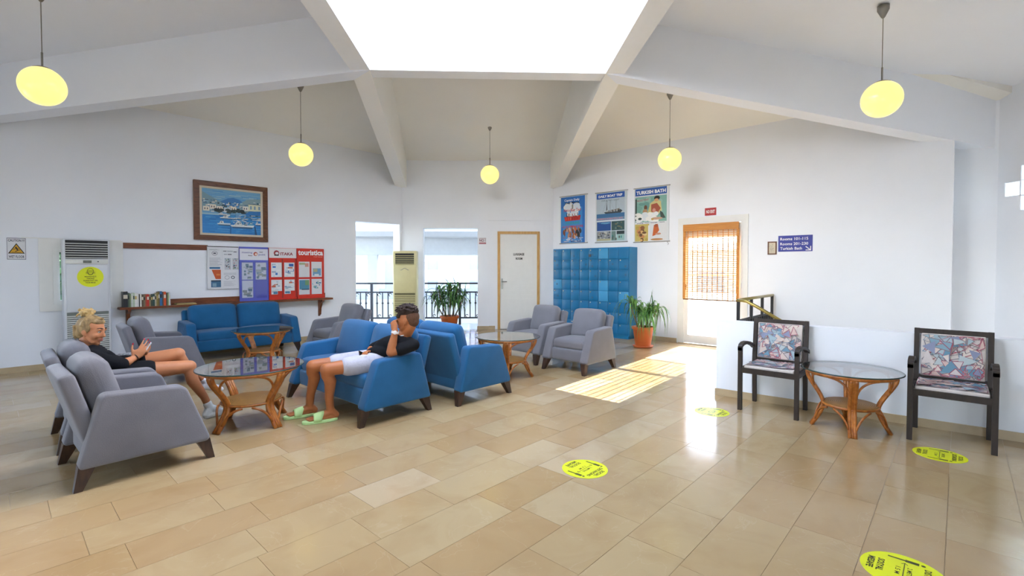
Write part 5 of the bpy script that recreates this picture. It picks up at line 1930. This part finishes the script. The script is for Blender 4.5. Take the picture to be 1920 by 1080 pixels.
# ================================================================ floor stickers
def floor_sticker(label, x, y, rot, r=.16):
    t = thing('floor_sticker', label, 'sticker', (x, y, .0005), rot, 'round yellow distancing stickers on the floor')
    MB().lathe([(r, 0), (r, .001), (0, .001)], 48).build('disc', yellow_v, t)
    p = Print(-.0013, .0001)
    k_ = r / .16
    for s in (-1, 1):      # two walking figures seen from above, feet to head
        x0 = s * .112 * k_
        p.rect(x0 - .006, -.065 * k_, x0 + .006, .005 * k_, '#3a3d10')
        p.rect(x0 - .012, -.0 * k_, x0 + .012, .05 * k_, '#3a3d10')
        p.disc(x0, .065 * k_, .009, .009, '#3a3d10', 10)
    p.line(-.085 * k_, 0, .085 * k_, 0, .004, '#5a5d18')
    for s in (-1, 1):
        p.line(s * .085 * k_, 0, s * .07 * k_, .012, .004, '#5a5d18')
        p.line(s * .085 * k_, 0, s * .07 * k_, -.012, .004, '#5a5d18')
    p.build('figures', t, flat=True)
    m = P('olive_black_ink', '#33360f', 0.5, var=0)
    text('SOCIAL', (-.055 * k_, .105 * k_, .055 * k_, .132 * k_), m, t, -.0016, bold=.03, flat=True)
    text('DISTANCING', (-.085 * k_, .07 * k_, .085 * k_, .096 * k_), m, t, -.0016, bold=.03, flat=True)
    text('SOSYAL', (-.06 * k_, -.097 * k_, .06 * k_, -.07 * k_), m, t, -.0016, bold=.03, flat=True)
    text('MESAFE', (-.055 * k_, -.133 * k_, .055 * k_, -.106 * k_), m, t, -.0016, bold=.03, flat=True)
    text('2 METRE', (-.05 * k_, .012 * k_, .05 * k_, .03 * k_), m, t, -.0016, bold=.01, flat=True)
    text('1.5 M', (-.035 * k_, -.03 * k_, .035 * k_, -.012 * k_), m, t, -.0016, bold=.01, flat=True)
    return t
floor_sticker('yellow distancing sticker in the middle of the marble floor', 2.83, 1.92, R(180))
floor_sticker('yellow distancing sticker on floor in front of the rightmost patterned chair', 4.87, .09, R(180))
floor_sticker('yellow distancing sticker nearest the viewer at the bottom edge', 2.87, .17, R(180), .165)
floor_sticker('yellow distancing sticker by the sun patch at the parapet end', 4.81, 1.77, R(180))

# ================================================================ people
ICO = None
def ico():
    global ICO
    if ICO is None:
        bm = bmesh.new()
        bmesh.ops.create_icosphere(bm, subdivisions=3, radius=1)
        ICO = ([v.co.copy() for v in bm.verts], [tuple(v.index for v in f.verts) for f in bm.faces])
        bm.free()
    return ICO
def cap(p0, p1, r0, r1=None):
    return ('c', Vector(p0), Vector(p1), r0, r0 if r1 is None else r1)
def ell(c, r, M=None):
    return ('e', Vector(c), Vector(r), M or Matrix.Identity(3))
def tr(parts, M):
    """move head- or hand-space parts into the world"""
    out = []
    R3 = M.to_3x3()
    for p in parts:
        if p[0] == 'c':
            out.append(('c', M @ p[1], M @ p[2], p[3], p[4]))
        else:
            out.append(('e', M @ p[1], p[2], R3 @ p[3]))
    return out
def blob(name, parts, voxel, mat, parent, smooth=3, org=(0, 0, 0), post=None, factor=0.5):
    b = MB()
    vs, fs = ico()
    o = Vector(org)
    for p in parts:
        if p[0] == 'e':
            b.add([tuple(p[1] - o + p[3] @ Vector((v.x * p[2].x, v.y * p[2].y, v.z * p[2].z))) for v in vs], fs)
        else:
            a, c, r0, r1 = p[1] - o, p[2] - o, p[3], p[4]
            d = c - a
            L = d.length
            if L < 1e-5:
                b.add([tuple(a + v * r0) for v in vs], fs)
                continue
            bm = bmesh.new()
            for v in vs:
                bm.verts.new(a + v * r0)
                bm.verts.new(c + v * r1)
            r = bmesh.ops.convex_hull(bm, input=bm.verts[:])
            bm.verts.index_update()
            loose = [v for v in bm.verts if not v.link_faces]
            bmesh.ops.delete(bm, geom=loose, context='VERTS')
            bm.verts.index_update()
            b.add([tuple(v.co) for v in bm.verts], [tuple(v.index for v in f.verts) for f in bm.faces])
            bm.free()
    me = b.mesh(name)
    to = bpy.data.objects.new('tmp_blob', me)
    COL.objects.link(to)
    m = to.modifiers.new('r', 'REMESH')
    m.mode = 'VOXEL'
    m.voxel_size = voxel
    if smooth:
        s = to.modifiers.new('s', 'SMOOTH')
        s.iterations = smooth
        s.factor = factor
    dg = bpy.context.evaluated_depsgraph_get()
    out = bpy.data.meshes.new_from_object(to.evaluated_get(dg))
    bpy.data.objects.remove(to)
    bpy.data.meshes.remove(me)
    out.name = name
    out.materials.clear()
    if post:
        for v in out.vertices:
            v.co = post(v.co + o, v.normal) - o
    for p in out.polygons:
        p.use_smooth = True
    return obj(name, out, mat, parent)
def frame(fwd, up=(0, 0, 1), org=(0, 0, 0)):
    f = Vector(fwd).normalized()
    u = Vector(up)
    u = (u - f * u.dot(f)).normalized()
    l = u.cross(f)
    M = Matrix((f, l, u)).transposed().to_4x4()
    M.translation = Vector(org)
    return M
def head_parts(k=1.0, fem=False):
    j = .88 if fem else 1.0
    P_ = [ell((-.018, 0, .03), (.096, .076, .09)), ell((.022, 0, -.015), (.068, .063, .085)), ell((.03, 0, -.07), (.05, .048 * j, .042)),
          ell((.068, 0, -.096), (.019, .021 * j, .016)), cap((.084, 0, .015), (.104, 0, -.026), .008, .0115), ell((.094, .009, -.03), (.011, .0085, .008)), ell((.094, -.009, -.03), (.011, .0085, .008)),
          ell((.083, 0, -.057), (.013, .023, .007)), ell((.081, 0, -.069), (.013, .02, .007)), cap((.078, -.036, .024), (.078, .036, .024), .011), ell((.058, .034, -.03), (.026, .026, .027)), ell((.058, -.034, -.03), (.026, .026, .027)),
          cap((.0, .046, -.05), (.045, .035, -.085), .02, .016), cap((.0, -.046, -.05), (.045, -.035, -.085), .02, .016)]
    for s in (-1, 1):
        P_ += [ell((-.008, s * .076, -.008), (.02, .008, .031)), cap((-.002, s * .072, -.03), (.004, s * .073, -.036), .008)]
    return P_
def hand_parts(curl, thumb=0.4, spread=0.0, k=1.0, tcurl=.5):
    """x along the fingers, y towards the thumb, z back of the hand"""
    out = [ell((.045, 0, 0), (.054, .041, .016)), ell((.02, 0, 0), (.035, .032, .018)), ell((.035, .028, -.006), (.034, .018, .016))]
    tips = []
    for i, (yo, L) in enumerate(((.031, .070), (.0105, .078), (-.0105, .072), (-.030, .057))):
        p = Vector((.088 - abs(yo) * .12, yo, 0))
        a = 0.0
        sp = spread * (yo / .03)
        r = .0088
        for q, fr in enumerate((.46, .30, .24)):
            a += curl[i] * (1.0, 1.1, .7)[q]
            d = Vector((math.cos(a), math.sin(sp) * math.cos(a), -math.sin(a)))
            n = p + d * L * fr * 1.02
            out.append(cap(p, n, r, r * .9))
            p, r = n, r * .9
        tips.append((p.copy(), d.copy()))
    p = Vector((.018, .030, -.008))
    d = Vector((.62, .72 - thumb * .5, -.25 - thumb * .45)).normalized()
    n = p + d * .042
    out.append(cap(p, n, .0125, .0105))
    d2 = (d + Vector((.5, -.45 * tcurl, -.3 * tcurl))).normalized()
    out.append(cap(n, n + d2 * .034, .0105, .0082))
    tips.append((n + d2 * .034, d2))
    return out, tips

def skin(name, col):
    return P(name, col, 0.5, var=0.06, scale=14, spec=0.35, trans=0.06)
skin_man = skin('tanned_skin', '#ad6a40')
skin_wom = skin('light_tan_skin', '#bf7f58')
eye_w = P('eye_white', '#b7aca0', 0.2, var=0)
dark_hair = P('dark_brown_curls', '#2b1a12', 0.8, var=0.4, scale=60, bump=0.5, bscale=130)
fade_hair = P('short_faded_hair', '#5a3b28', 0.9, var=0.3, scale=120, bump=0.3, bscale=260)
blond = P('ash_blonde_hair', '#96794e', 0.6, var=0.45, scale=26, bump=0.6, bscale=70, stretch=(1, 1, .35))
blond_l = P('light_blonde_bun', '#bf9f66', 0.55, var=0.4, scale=40, bump=0.6, bscale=80)
black_knit = P('black_jersey', '#15161a', 0.85, var=0.2, scale=12, bump=0.2, bscale=200, spec=0.2)
grey_short = P('pale_grey_shorts_cloth', '#b5b4be', 0.9, var=0.08, scale=9, bump=0.3, bscale=40, spec=0.15)
white_sock = P('white_sock_knit', '#d3d6da', 0.9, var=0.06, bump=0.3, bscale=180, spec=0.1)
lime = P('lime_foam', '#bfe29a', 0.6, var=0.04)
red_nail = P('red_nail_polish', '#a01c2c', 0.2, var=0)
lip_m = P('lip_tone', '#a85a50', 0.4, var=0.05)
brow_m = P('brow_hair', '#3d2b20', 0.8, var=0.2)

# ---------------------------------------------------------------- the young man
org = Vector((2.45, 4.18, 0))
man = thing('person', 'young man in black shirt and pale shorts sitting on blue sofa, hand at mouth', 'person', tuple(org))
HC = Vector((2.715, 3.885, .915))
HM = frame((-.55, .83, -.06), (0.05, 0.02, 1), HC)
pel = Vector((2.52, 4.17, .52))
nb = Vector((2.705, 3.925, .765))
Ls, Rs = Vector((2.725, 3.80, .685)), Vector((2.665, 4.095, .70))
hipL, hipR = Vector((2.50, 4.075, .515)), Vector((2.50, 4.27, .515))
knL, knR = Vector((2.055, 4.19, .50)), Vector((2.025, 4.40, .505))
anL, anR = Vector((2.125, 4.265, .10)), Vector((2.06, 4.55, .10))
tax = (nb - pel).normalized()
lat = (Rs - Ls).normalized()
TM = Matrix((tax.cross(lat).normalized() * -1, lat, tax)).transposed()      # fwd-ish, lateral, up
body = tr(head_parts(), HM)
body += [cap(HM @ Vector((-.025, 0, -.06)), nb + Vector((0, 0, -.01)), .056, .062)]
mid = pel.lerp(nb, .55)
def torso(gr):
    return [ell(pel.lerp(nb, .62), (.10 + gr, .165 + gr, .15), TM), ell(pel.lerp(nb, .25), (.105 + gr, .15 + gr, .14), TM), ell(pel, (.12 + gr, .165 + gr, .12), TM),
            cap(Ls, nb + Vector((0, 0, -.035)), .047 + gr * .8, .045 + gr * .4), cap(Rs, nb + Vector((0, 0, -.035)), .047 + gr * .8, .045 + gr * .4)]
body += torso(0)
def leg(h, k_, a, toe, heel):
    d = (toe - heel).normalized()
    calf = k_.lerp(a, .3) + (heel - toe).normalized() * .022
    out = [cap(h, k_, .082, .058), cap(k_, k_.lerp(a, .15), .057, .052), cap(k_.lerp(a, .1), calf, .05, .054), cap(calf, k_.lerp(a, .72), .053, .037), cap(k_.lerp(a, .7), a, .038, .036)]
    out += [cap(a, heel + Vector((0, 0, .05)), .036, .033), cap(a - Vector((0, 0, .015)), heel.lerp(toe, .65) + Vector((0, 0, .045)), .036, .025), cap(heel + Vector((0, 0, .045)), heel.lerp(toe, .7) + Vector((0, 0, .04)), .03, .03),
            ell(heel.lerp(toe, .72) + Vector((0, 0, .042)), (.045, .04, .018), frame(d).to_3x3())]
    s = Vector((-d.y, d.x, 0))
    for q in range(5):
        off = (q - 2) * .0165
        L = (.058, .06, .055, .048, .04)[q]
        b0 = heel.lerp(toe, .76) + s * off + Vector((0, 0, .042))
        out.append(cap(b0, b0 + d * L * .85 + Vector((0, 0, -.008)), .0115 if q else .0135, .0085 if q else .012))
    return out
heL, toL = Vector((2.17, 4.255, .0)), Vector((1.925, 4.335, .0))
heR, toR = Vector((2.105, 4.55, .0)), Vector((1.87, 4.61, .0))
body += leg(hipL, knL, anL, toL, heL) + leg(hipR, knR, anR, toR, heR)
elL, wrL = Vector((2.53, 3.885, .63)), Vector((2.575, 3.875, .825))
body += [cap(Ls, elL, .048, .042), cap(elL, elL.lerp(wrL, .35), .041, .042), cap(elL.lerp(wrL, .3), wrL, .042, .027)]
LM = frame((.10, .40, .62), (-.9, -.1, .35), wrL + Vector((0, .005, .01)))
hl, tipsL = hand_parts((.75, .85, .95, 1.0), .5)
body += tr(hl, LM)
elR, wrR = Vector((2.60, 4.33, .60)), Vector((2.475, 4.165, .605))
body += [cap(Rs, elR, .047, .041), cap(elR, elR.lerp(wrR, .35), .04, .041), cap(elR.lerp(wrR, .3), wrR, .04, .026)]
RM = frame((-.85, -.45, .12), (-.25, .25, .9), wrR)
hr_, tipsR = hand_parts((.55, .65, .7, .75), .2)
hr_ = tr(hr_, Matrix.Scale(1, 4))
# mirror so that the thumb lies on the inner side of the right hand
def mir(parts):
    return [(p[0], Vector((p[1].x, -p[1].y, p[1].z)), Vector((p[2].x, -p[2].y, p[2].z)), p[3], p[4]) if p[0] == 'c' else (p[0], Vector((p[1].x, -p[1].y, p[1].z)), p[2], p[3]) for p in parts]
body += tr(mir(hr_), RM)
mb = blob('body', body, .0062, skin_man, man, 3, org)
# face details
def face(parent, HM, org, brow, lid=False):
    for s in (-1, 1):
        e = MB().lathe([(.0105 * math.sin(math.pi * i / 8), -.0105 * math.cos(math.pi * i / 8)) for i in range(9)], 10)
        e.build('eye', eye_w, parent, True, loc=HM @ Vector((.0745, s * .029, .004)) - org)
        e = MB().lathe([(.0058 * math.sin(math.pi * i / 6), -.0058 * math.cos(math.pi * i / 6)) for i in range(7)], 8)
        e.build('iris', ink_k, parent, True, loc=HM @ Vector((.0815, s * .029, .003)) - org)
        pts = [HM @ Vector((.089 - .012 * t * t * 2, s * (.014 + .034 * t), .029 + .006 * math.sin(t * 2.6) + .004 * (1 - t))) - org for t in [i / 5 for i in range(6)]]
        MB().tube(pts, [.003, .0042, .0045, .004, .003, .0015], 6).build('eyebrow', brow, parent, True)
        pts = [HM @ Vector((.0845 - .006 * t, s * (.019 + .021 * t), .0105 + .002 * math.sin(t * 3))) - org for t in [i / 4 for i in range(5)]]
        MB().tube(pts, .0017, 5).build('eyelashes', ink_k, parent, True)
    for z, w in ((-.0575, .02), (-.0685, .018)):
        pts = [HM @ Vector((.0945 - .010 * (t * 2 - 1) ** 2, (t * 2 - 1) * w, z + .002)) - org for t in [i / 6 for i in range(7)]]
        MB().tube(pts, [.001, .0035, .0045, .0045, .0045, .0035, .001], 6).build('lip', lip_m, parent, True)
face(man, HM, org, brow_m)
# hair: short faded sides and a mass of curls on top
rn = random.Random(5)
fade = [ell((-.042, 0, .03), (.078, .0795, .078)), ell((-.06, 0, -.015), (.055, .064, .055))]
def above(co, n):
    return co
blob('hair_sides', tr(fade, HM), .006, fade_hair, man, 2, org)
curls = [ell((-.015, 0, .08), (.10, .083, .058))]
for i in range(150):
    th, ph_ = rn.uniform(0, 6.283), rn.uniform(0, 1)
    x, y = .105 * math.sqrt(ph_) * math.cos(th) - .008, .088 * math.sqrt(ph_) * math.sin(th)
    z = .08 + .066 * math.sqrt(max(0, 1 - ph_)) + rn.uniform(-.012, .012)
    a = rn.uniform(0, 6.28)
    p = Vector((x + .004, y, z))
    curls.append(cap(p, p + Vector((math.cos(a), math.sin(a), rn.uniform(-.3, .5))) * .016, rn.uniform(.0075, .011)))
for i in range(30):
    y = rn.uniform(-.06, .06)
    p = Vector((.085 + rn.uniform(-.01, .012) - abs(y) * .4, y, rn.uniform(.045, .075)))
    curls.append(cap(p, p + Vector((.006, rn.uniform(-.01, .01), -.014)), .010))
blob('curly_hair', tr(curls, HM), .0045, dark_hair, man, 1, org)
# shirt, shorts, collar, watch
def tee(gr, Ls, Rs, eL, eR, nb, fL=.62, fR=.62):
    return torso(gr) + [cap(Ls, Ls.lerp(eL, fL), .046 + gr, .05 + gr * .8), cap(Rs, Rs.lerp(eR, fR), .046 + gr, .049 + gr * .8)]
def cut_shirt(co, n):
    return co
shirt = blob('shirt', tee(.012, Ls, Rs, elL, elR, nb, .60, .85), .0075, black_knit, man, 4, org)
ringp = []
for i in range(28):
    a = 2 * math.pi * i / 28
    q = nb + lat * (.072 * math.sin(a)) + Vector((-.068 * math.cos(a), 0, 0)) + Vector((0, 0, .0 - .030 * max(0, math.cos(a)) ** 2 + .030))
    ringp.append(q - org)
MB().tube(ringp, .0065, 7, closed=True).build('collar_trim', P('white_collar_trim', '#dcdde0', 0.8), man, True)
sh1 = Ls.lerp(elL, .25) + Vector((-.062, .03, .01)) - org
MB().tube([sh1, sh1 + Vector((-.02, .05, .02)), sh1 + Vector((-.015, .09, .045))], [.004, .006, .004], 6).build('shirt_flash', P('white_collar_trim', '#dcdde0', 0.8), man, True)
sp = [ell(pel, (.135, .182, .115), TM), cap(hipL, hipL.lerp(knL, .58), .098, .088), cap(hipR, hipR.lerp(knR, .58), .098, .088), cap(hipL, hipR, .09)]
for i in range(10):
    h = hipL.lerp(knL, rn.uniform(.05, .5)) if i % 2 else hipR.lerp(knR, rn.uniform(.05, .5))
    sp.append(cap(h + Vector((rn.uniform(-.02, .02), rn.uniform(-.05, .05), .075)), h + Vector((rn.uniform(-.06, .06), rn.uniform(-.06, .06), .08)), .014, .01))
blob('shorts', sp, .0085, grey_short, man, 3, org)
def slide(heel, toe, parent, org):
    d = (toe - heel).normalized()
    s = Vector((-d.y, d.x, 0))
    L = (toe - heel).length
    out = []
    n = 12
    outl = []
    for i in range(n + 1):
        t = i / n
        w = .037 + .012 * math.sin(math.pi * min(1, t * .9 + .05)) if 0 < i < n else .018
        w = {0: .016, 1: .030, n: .018, n - 1: .036}.get(i, w)
        outl.append((t, w))
    left = [heel - d * .018 + d * (L + .05) * t + s * w for t, w in outl]
    right = [heel - d * .018 + d * (L + .05) * t - s * w for t, w in outl]
    poly = [(p.x - org.x, p.y - org.y) for p in left + right[::-1]]
    me = MB().slab(poly, .0, .026).mesh('sandal_sole')
    soften(me, .006, 2, .6)
    so = obj('sandal_sole', me, lime, parent)
    # broad strap arching over the forefoot
    vs, fs = [], []
    m, q = 9, 4
    for a in range(q + 1):
        for i in range(m + 1):
            t = math.pi * i / m
            f = .50 + .26 * a / q
            c = heel + d * L * f
            hgt = .082 - .022 * a / q
            w = .052
            p = c + s * (w * math.cos(t)) + Vector((0, 0, .018 + hgt * math.sin(t) ** .8)) - d * (.03 * math.sin(t) * (a == 0))
            vs.append(tuple(p - org))
    for a in range(q):
        for i in range(m):
            k0 = a * (m + 1) + i
            fs.append((k0, k0 + 1, k0 + m + 2, k0 + m + 1))
    me = MB().add(vs, fs).mesh('sandal_strap', True)
    bm = bmesh.new()
    bm.from_mesh(me)
    bmesh.ops.solidify(bm, geom=bm.faces[:], thickness=.008)
    bm.to_mesh(me)
    bm.free()
    for p in me.polygons:
        p.use_smooth = True
    obj('sandal_strap', me, lime, parent)
slide(heL, toL, man, org)
slide(heR, toR, man, org)
# raise the feet onto the soles
wd_ = (wrL - elL).normalized()
WM = frame(wd_.orthogonal(), wd_, wrL - wd_ * .012 - org)
wt = MB()
wt.m = WM
wt.lathe([(.0335, -.011), (.036, -.011), (.036, .011), (.0335, .011)], 24)
wt.build('watch_strap', P('white_watch_strap', '#d8d4d2', 0.4), man, True, angle=.6)
toC = (Vector((0, 0, 1.42)) - wrL).normalized()
wx = (toC - wd_ * toC.dot(wd_)).normalized()
WF = frame(wd_.cross(wx), wx, wrL - wd_ * .012 + wx * .036 - org)
wt = MB()
wt.m = WF
wt.lathe([(.019, -.003), (.019, .005), (.016, .007), (0, .007)], 24)
wt.build('watch_face', P('pale_watch_face', '#e2dcd8', 0.25), man, True, angle=.6)
# his phone
ph = thing('smartphone', 'dark smartphone held low in the young man\'s right hand', 'phone', tuple(RM @ Vector((.075, -.01, -.028))))
fm = frame((-.75, .1, .42), (.25, -.55, .75))
ph.rotation_euler = fm.to_euler()
me = MB().rbox(.07, .035, .004, .0035, n=5).mesh('case', True)
obj('case', me, P('dark_red_phone_case', '#2a1216', 0.35), ph)
MB().box(-.066, .066, -.032, .032, .0041, .0046).build('screen', P('dark_screen', '#0c0d10', 0.1), ph)

# ---------------------------------------------------------------- the woman
org = Vector((.72, 5.33, 0))
wom = thing('person', 'woman with blonde bun in black outfit sitting in grey armchair, looking at phone', 'person', tuple(org))
HC = Vector((.575, 5.34, .892))
HM = frame((.70, -.64, -.20), (.22, -.1, 1), HC)
pel = Vector((.665, 5.33, .53))
nb = Vector((.535, 5.345, .735))
Rs, Ls = Vector((.555, 5.185, .685)), Vector((.555, 5.50, .685))
tax = (nb - pel).normalized()
lat = (Rs - Ls).normalized()
TM = Matrix((tax.cross(lat).normalized() * -1, lat, tax)).transposed()
body = tr(head_parts(fem=True), HM)
body += [cap(HM @ Vector((-.03, 0, -.06)), nb + Vector((0, 0, .0)), .047, .054)]
def torso(gr):
    return [ell(pel.lerp(nb, .66), (.095 + gr, .145 + gr, .12), TM), ell(pel.lerp(nb, .3), (.095 + gr, .13 + gr, .13), TM), ell(pel, (.12 + gr, .165 + gr, .11), TM),
            cap(Ls, nb.lerp(Rs, .2), .05 + gr * .8, .045 + gr * .4), cap(Rs, nb.lerp(Ls, .2), .05 + gr * .8, .045 + gr * .4),
            ell(pel.lerp(nb, .6) + Vector((.08, .065, 0)), (.05 + gr * .6,) * 3), ell(pel.lerp(nb, .6) + Vector((.08, -.065, 0)), (.05 + gr * .6,) * 3)]
body += torso(0)
hipR, hipL = Vector((.70, 5.225, .52)), Vector((.70, 5.42, .535))
knR, knL = Vector((1.225, 5.17, .515)), Vector((1.165, 5.285, .625))
anR, anL = Vector((1.385, 5.17, .10)), Vector((1.405, 5.365, .30))
heR, toR = Vector((1.36, 5.165, .0)), Vector((1.575, 5.205, .0))
heL, toL = Vector((1.385, 5.36, .235)), Vector((1.565, 5.41, .175))
def wleg(h, k_, a, toe, heel):
    back = Vector((-.024, 0, -.004))
    calf = k_.lerp(a, .32) + back
    return [cap(h, h.lerp(k_, .5), .088, .074), cap(h.lerp(k_, .45), k_, .075, .056), ell(k_, (.06, .057, .056)), cap(k_, calf, .051, .05), cap(calf, k_.lerp(a, .72), .05, .034), cap(k_.lerp(a, .7), a, .034, .031),
            cap(a, heel + Vector((.0, 0, .045)), .032, .03), cap(a, heel.lerp(toe, .65) + Vector((0, 0, .035)), .032, .024), cap(heel + Vector((0, 0, .04)), heel.lerp(toe, .75) + Vector((0, 0, .03)), .028, .027), cap(heel.lerp(toe, .7) + Vector((0, 0, .03)), toe - (toe - heel).normalized() * .02 + Vector((0, 0, .022)), .03, .02)]
body += wleg(hipR, knR, anR, toR, heR) + wleg(hipL, knL, anL, toL, heL)
elR, wrR = Vector((.765, 5.13, .605)), Vector((.845, 5.165, .625))
elR = Vector((.735, 5.125, .61))
wrR = Vector((.835, 5.19, .645))
body += [cap(Rs, elR, .043, .038), cap(elR, elR.lerp(wrR, .4), .037, .037), cap(elR.lerp(wrR, .3), wrR, .036, .024)]
RMh = frame((.55, .10, .62), (.25, -.95, .0), wrR)
hr_, tipsR = hand_parts((.18, .14, .2, .3), .1, .12, tcurl=.2)
sc9 = Matrix.Scale(.95, 4)
body += tr(hr_, RMh)
elL, wrL = Vector((.74, 5.53, .60)), Vector((.87, 5.33, .645))
body += [cap(Ls, elL, .043, .038), cap(elL, elL.lerp(wrL, .4), .037, .037), cap(elL.lerp(wrL, .3), wrL, .036, .024)]
LMh = frame((.62, -.45, .25), (.1, .5, -.75), wrL)
hl_, tipsL = hand_parts((.5, .55, .6, .65), .2)
body += tr(mir(hl_), LMh)
blob('body', body, .0062, skin_wom, wom, 3, org)
face(wom, HM, org, brow_m)
for p, d in tipsR:
    q = RMh @ (p + d * .008) - org
    w = RMh.to_3x3() @ d
    fm = frame(w, RMh.to_3x3() @ Vector((0, 0, 1)))
    b = MB()
    b.m = Matrix.Translation(q) @ fm.to_3x3().to_4x4()
    b.rbox(.009, .0058, .0028, .0026, n=5, c=(.004, 0, .003))
    b.build('nail', red_nail, wom, True)
# hair swept back into a bun
rn = random.Random(8)
hair = [ell((-.035, 0, .033), (.089, .081, .084)), ell((-.06, 0, -.02), (.066, .07, .07)), ell((.018, 0, .08), (.054, .062, .034)),
        ell((-.02, .068, .02), (.05, .016, .045)), ell((-.02, -.068, .02), (.05, .016, .045))]
for i in range(150):
    a = -1.55 + 3.1 * i / 149 + rn.uniform(-.02, .02)
    y0, y1 = .082 * math.sin(a), .05 * math.sin(a)
    z0, z1 = .035 + .085 * math.cos(a), .03 + .06 * math.cos(a)
    p0 = Vector((.062 - .055 * abs(math.sin(a)) + rn.uniform(-.006, .006), y0 * .90, z0 * .95))
    p1 = Vector((-.03, y0 * 1.04, z0 * 1.03))
    p2 = Vector((-.105, y1 * .8, z1 * .9))
    p1 = p1 + Vector((rn.uniform(-.008, .008), 0, rn.uniform(-.003, .004)))
    hair += [cap(p0, p1, .0042, .0048), cap(p1, p2, .0048, .004)]
for i in range(16):
    a = rn.uniform(-1.2, 1.2)
    p0 = Vector((-.09 - .02 * math.cos(a), .07 * math.sin(a), .02))
    hair += [cap(p0, p0 + Vector((rn.uniform(-.005, .02), -.02 * math.sin(a), -rn.uniform(.06, .10))), .012, .006)]
blob('hair', tr(hair, HM), .0034, blond, wom, 1, org)
bun = [ell((-.075, 0, .138), (.05, .052, .034))]
for i in range(26):
    a = rn.uniform(0, 6.28)
    r_ = rn.uniform(.02, .055)
    p = Vector((-.075 + r_ * math.cos(a), r_ * math.sin(a), .135 + rn.uniform(-.022, .026)))
    bun.append(cap(p, p + Vector((-math.sin(a), math.cos(a), rn.uniform(-.6, .6))) * .028, .0085, .006))
blob('hair_bun', tr(bun, HM), .0045, blond_l, wom, 1, org)
# clothes
blob('top', torso(.013) + [cap(Rs, Rs.lerp(elR, .97), .056, .058), cap(Ls, Ls.lerp(elL, .8), .056, .056), cap(pel.lerp(nb, .3), pel + Vector((.06, 0, 0)), .12, .12)], .0075, black_knit, wom, 4, org)
blob('shorts', [ell(pel, (.135, .182, .108), TM), cap(hipR, hipR.lerp(knR, .42), .101, .092), cap(hipL, hipL.lerp(knL, .42), .101, .092), cap(hipL, hipR, .095)], .008, black_knit, wom, 4, org)
def sock(k_, a, toe, heel, nm):
    up = a.lerp(k_, .10)
    return blob(nm, [cap(a, up, .037, .038), cap(a, heel + Vector((.0, 0, .042)), .038, .0355), cap(a, heel.lerp(toe, .65) + Vector((0, 0, .036)), .038, .03), cap(heel + Vector((0, 0, .0365)), heel.lerp(toe, .75) + Vector((0, 0, .034)), .0345, .032),
                     cap(heel.lerp(toe, .7) + Vector((0, 0, .034)), toe - (toe - heel).normalized() * .015 + Vector((0, 0, .026)), .033, .024)], .006, white_sock, wom, 3, org)
sock(knR, anR, toR, heR, 'sock')
sock(knL, anL, toL, heL, 'sock')
# wrist cuff with silver pattern on the far arm
cf = blob('patterned_cuff', [cap(elL.lerp(wrL, .25), elL.lerp(wrL, .8), .044, .036)], .006, P('silver_print_cuff', '#8b8c92', 0.6, var=0.7, scale=70), wom, 2, org)
wd_ = (wrR - elR).normalized()
WM = frame(wd_.orthogonal(), wd_, wrR - org)
b = MB()
b.m = WM
b.tube([(.03 * math.cos(a), .03 * math.sin(a), 0) for a in [2 * math.pi * i / 20 for i in range(20)]], .004, 6, closed=True)
b.build('bracelet', P('dark_bracelet', '#3a2a20', 0.5), wom, True)
ph = thing('smartphone', 'pale smartphone in the woman\'s hands', 'phone', (.925, 5.235, .70))
fm = frame((.45, .05, .75), (-.75, .25, .45))
ph.rotation_euler = fm.to_euler()
obj('case', MB().rbox(.068, .034, .0045, .0038, n=5).mesh('case', True), P('pale_phone_case', '#c9ccd2', 0.3), ph)
MB().box(-.063, .063, -.031, .031, .0046, .0051).build('screen', P('dark_screen', '#0c0d10', 0.1), ph)
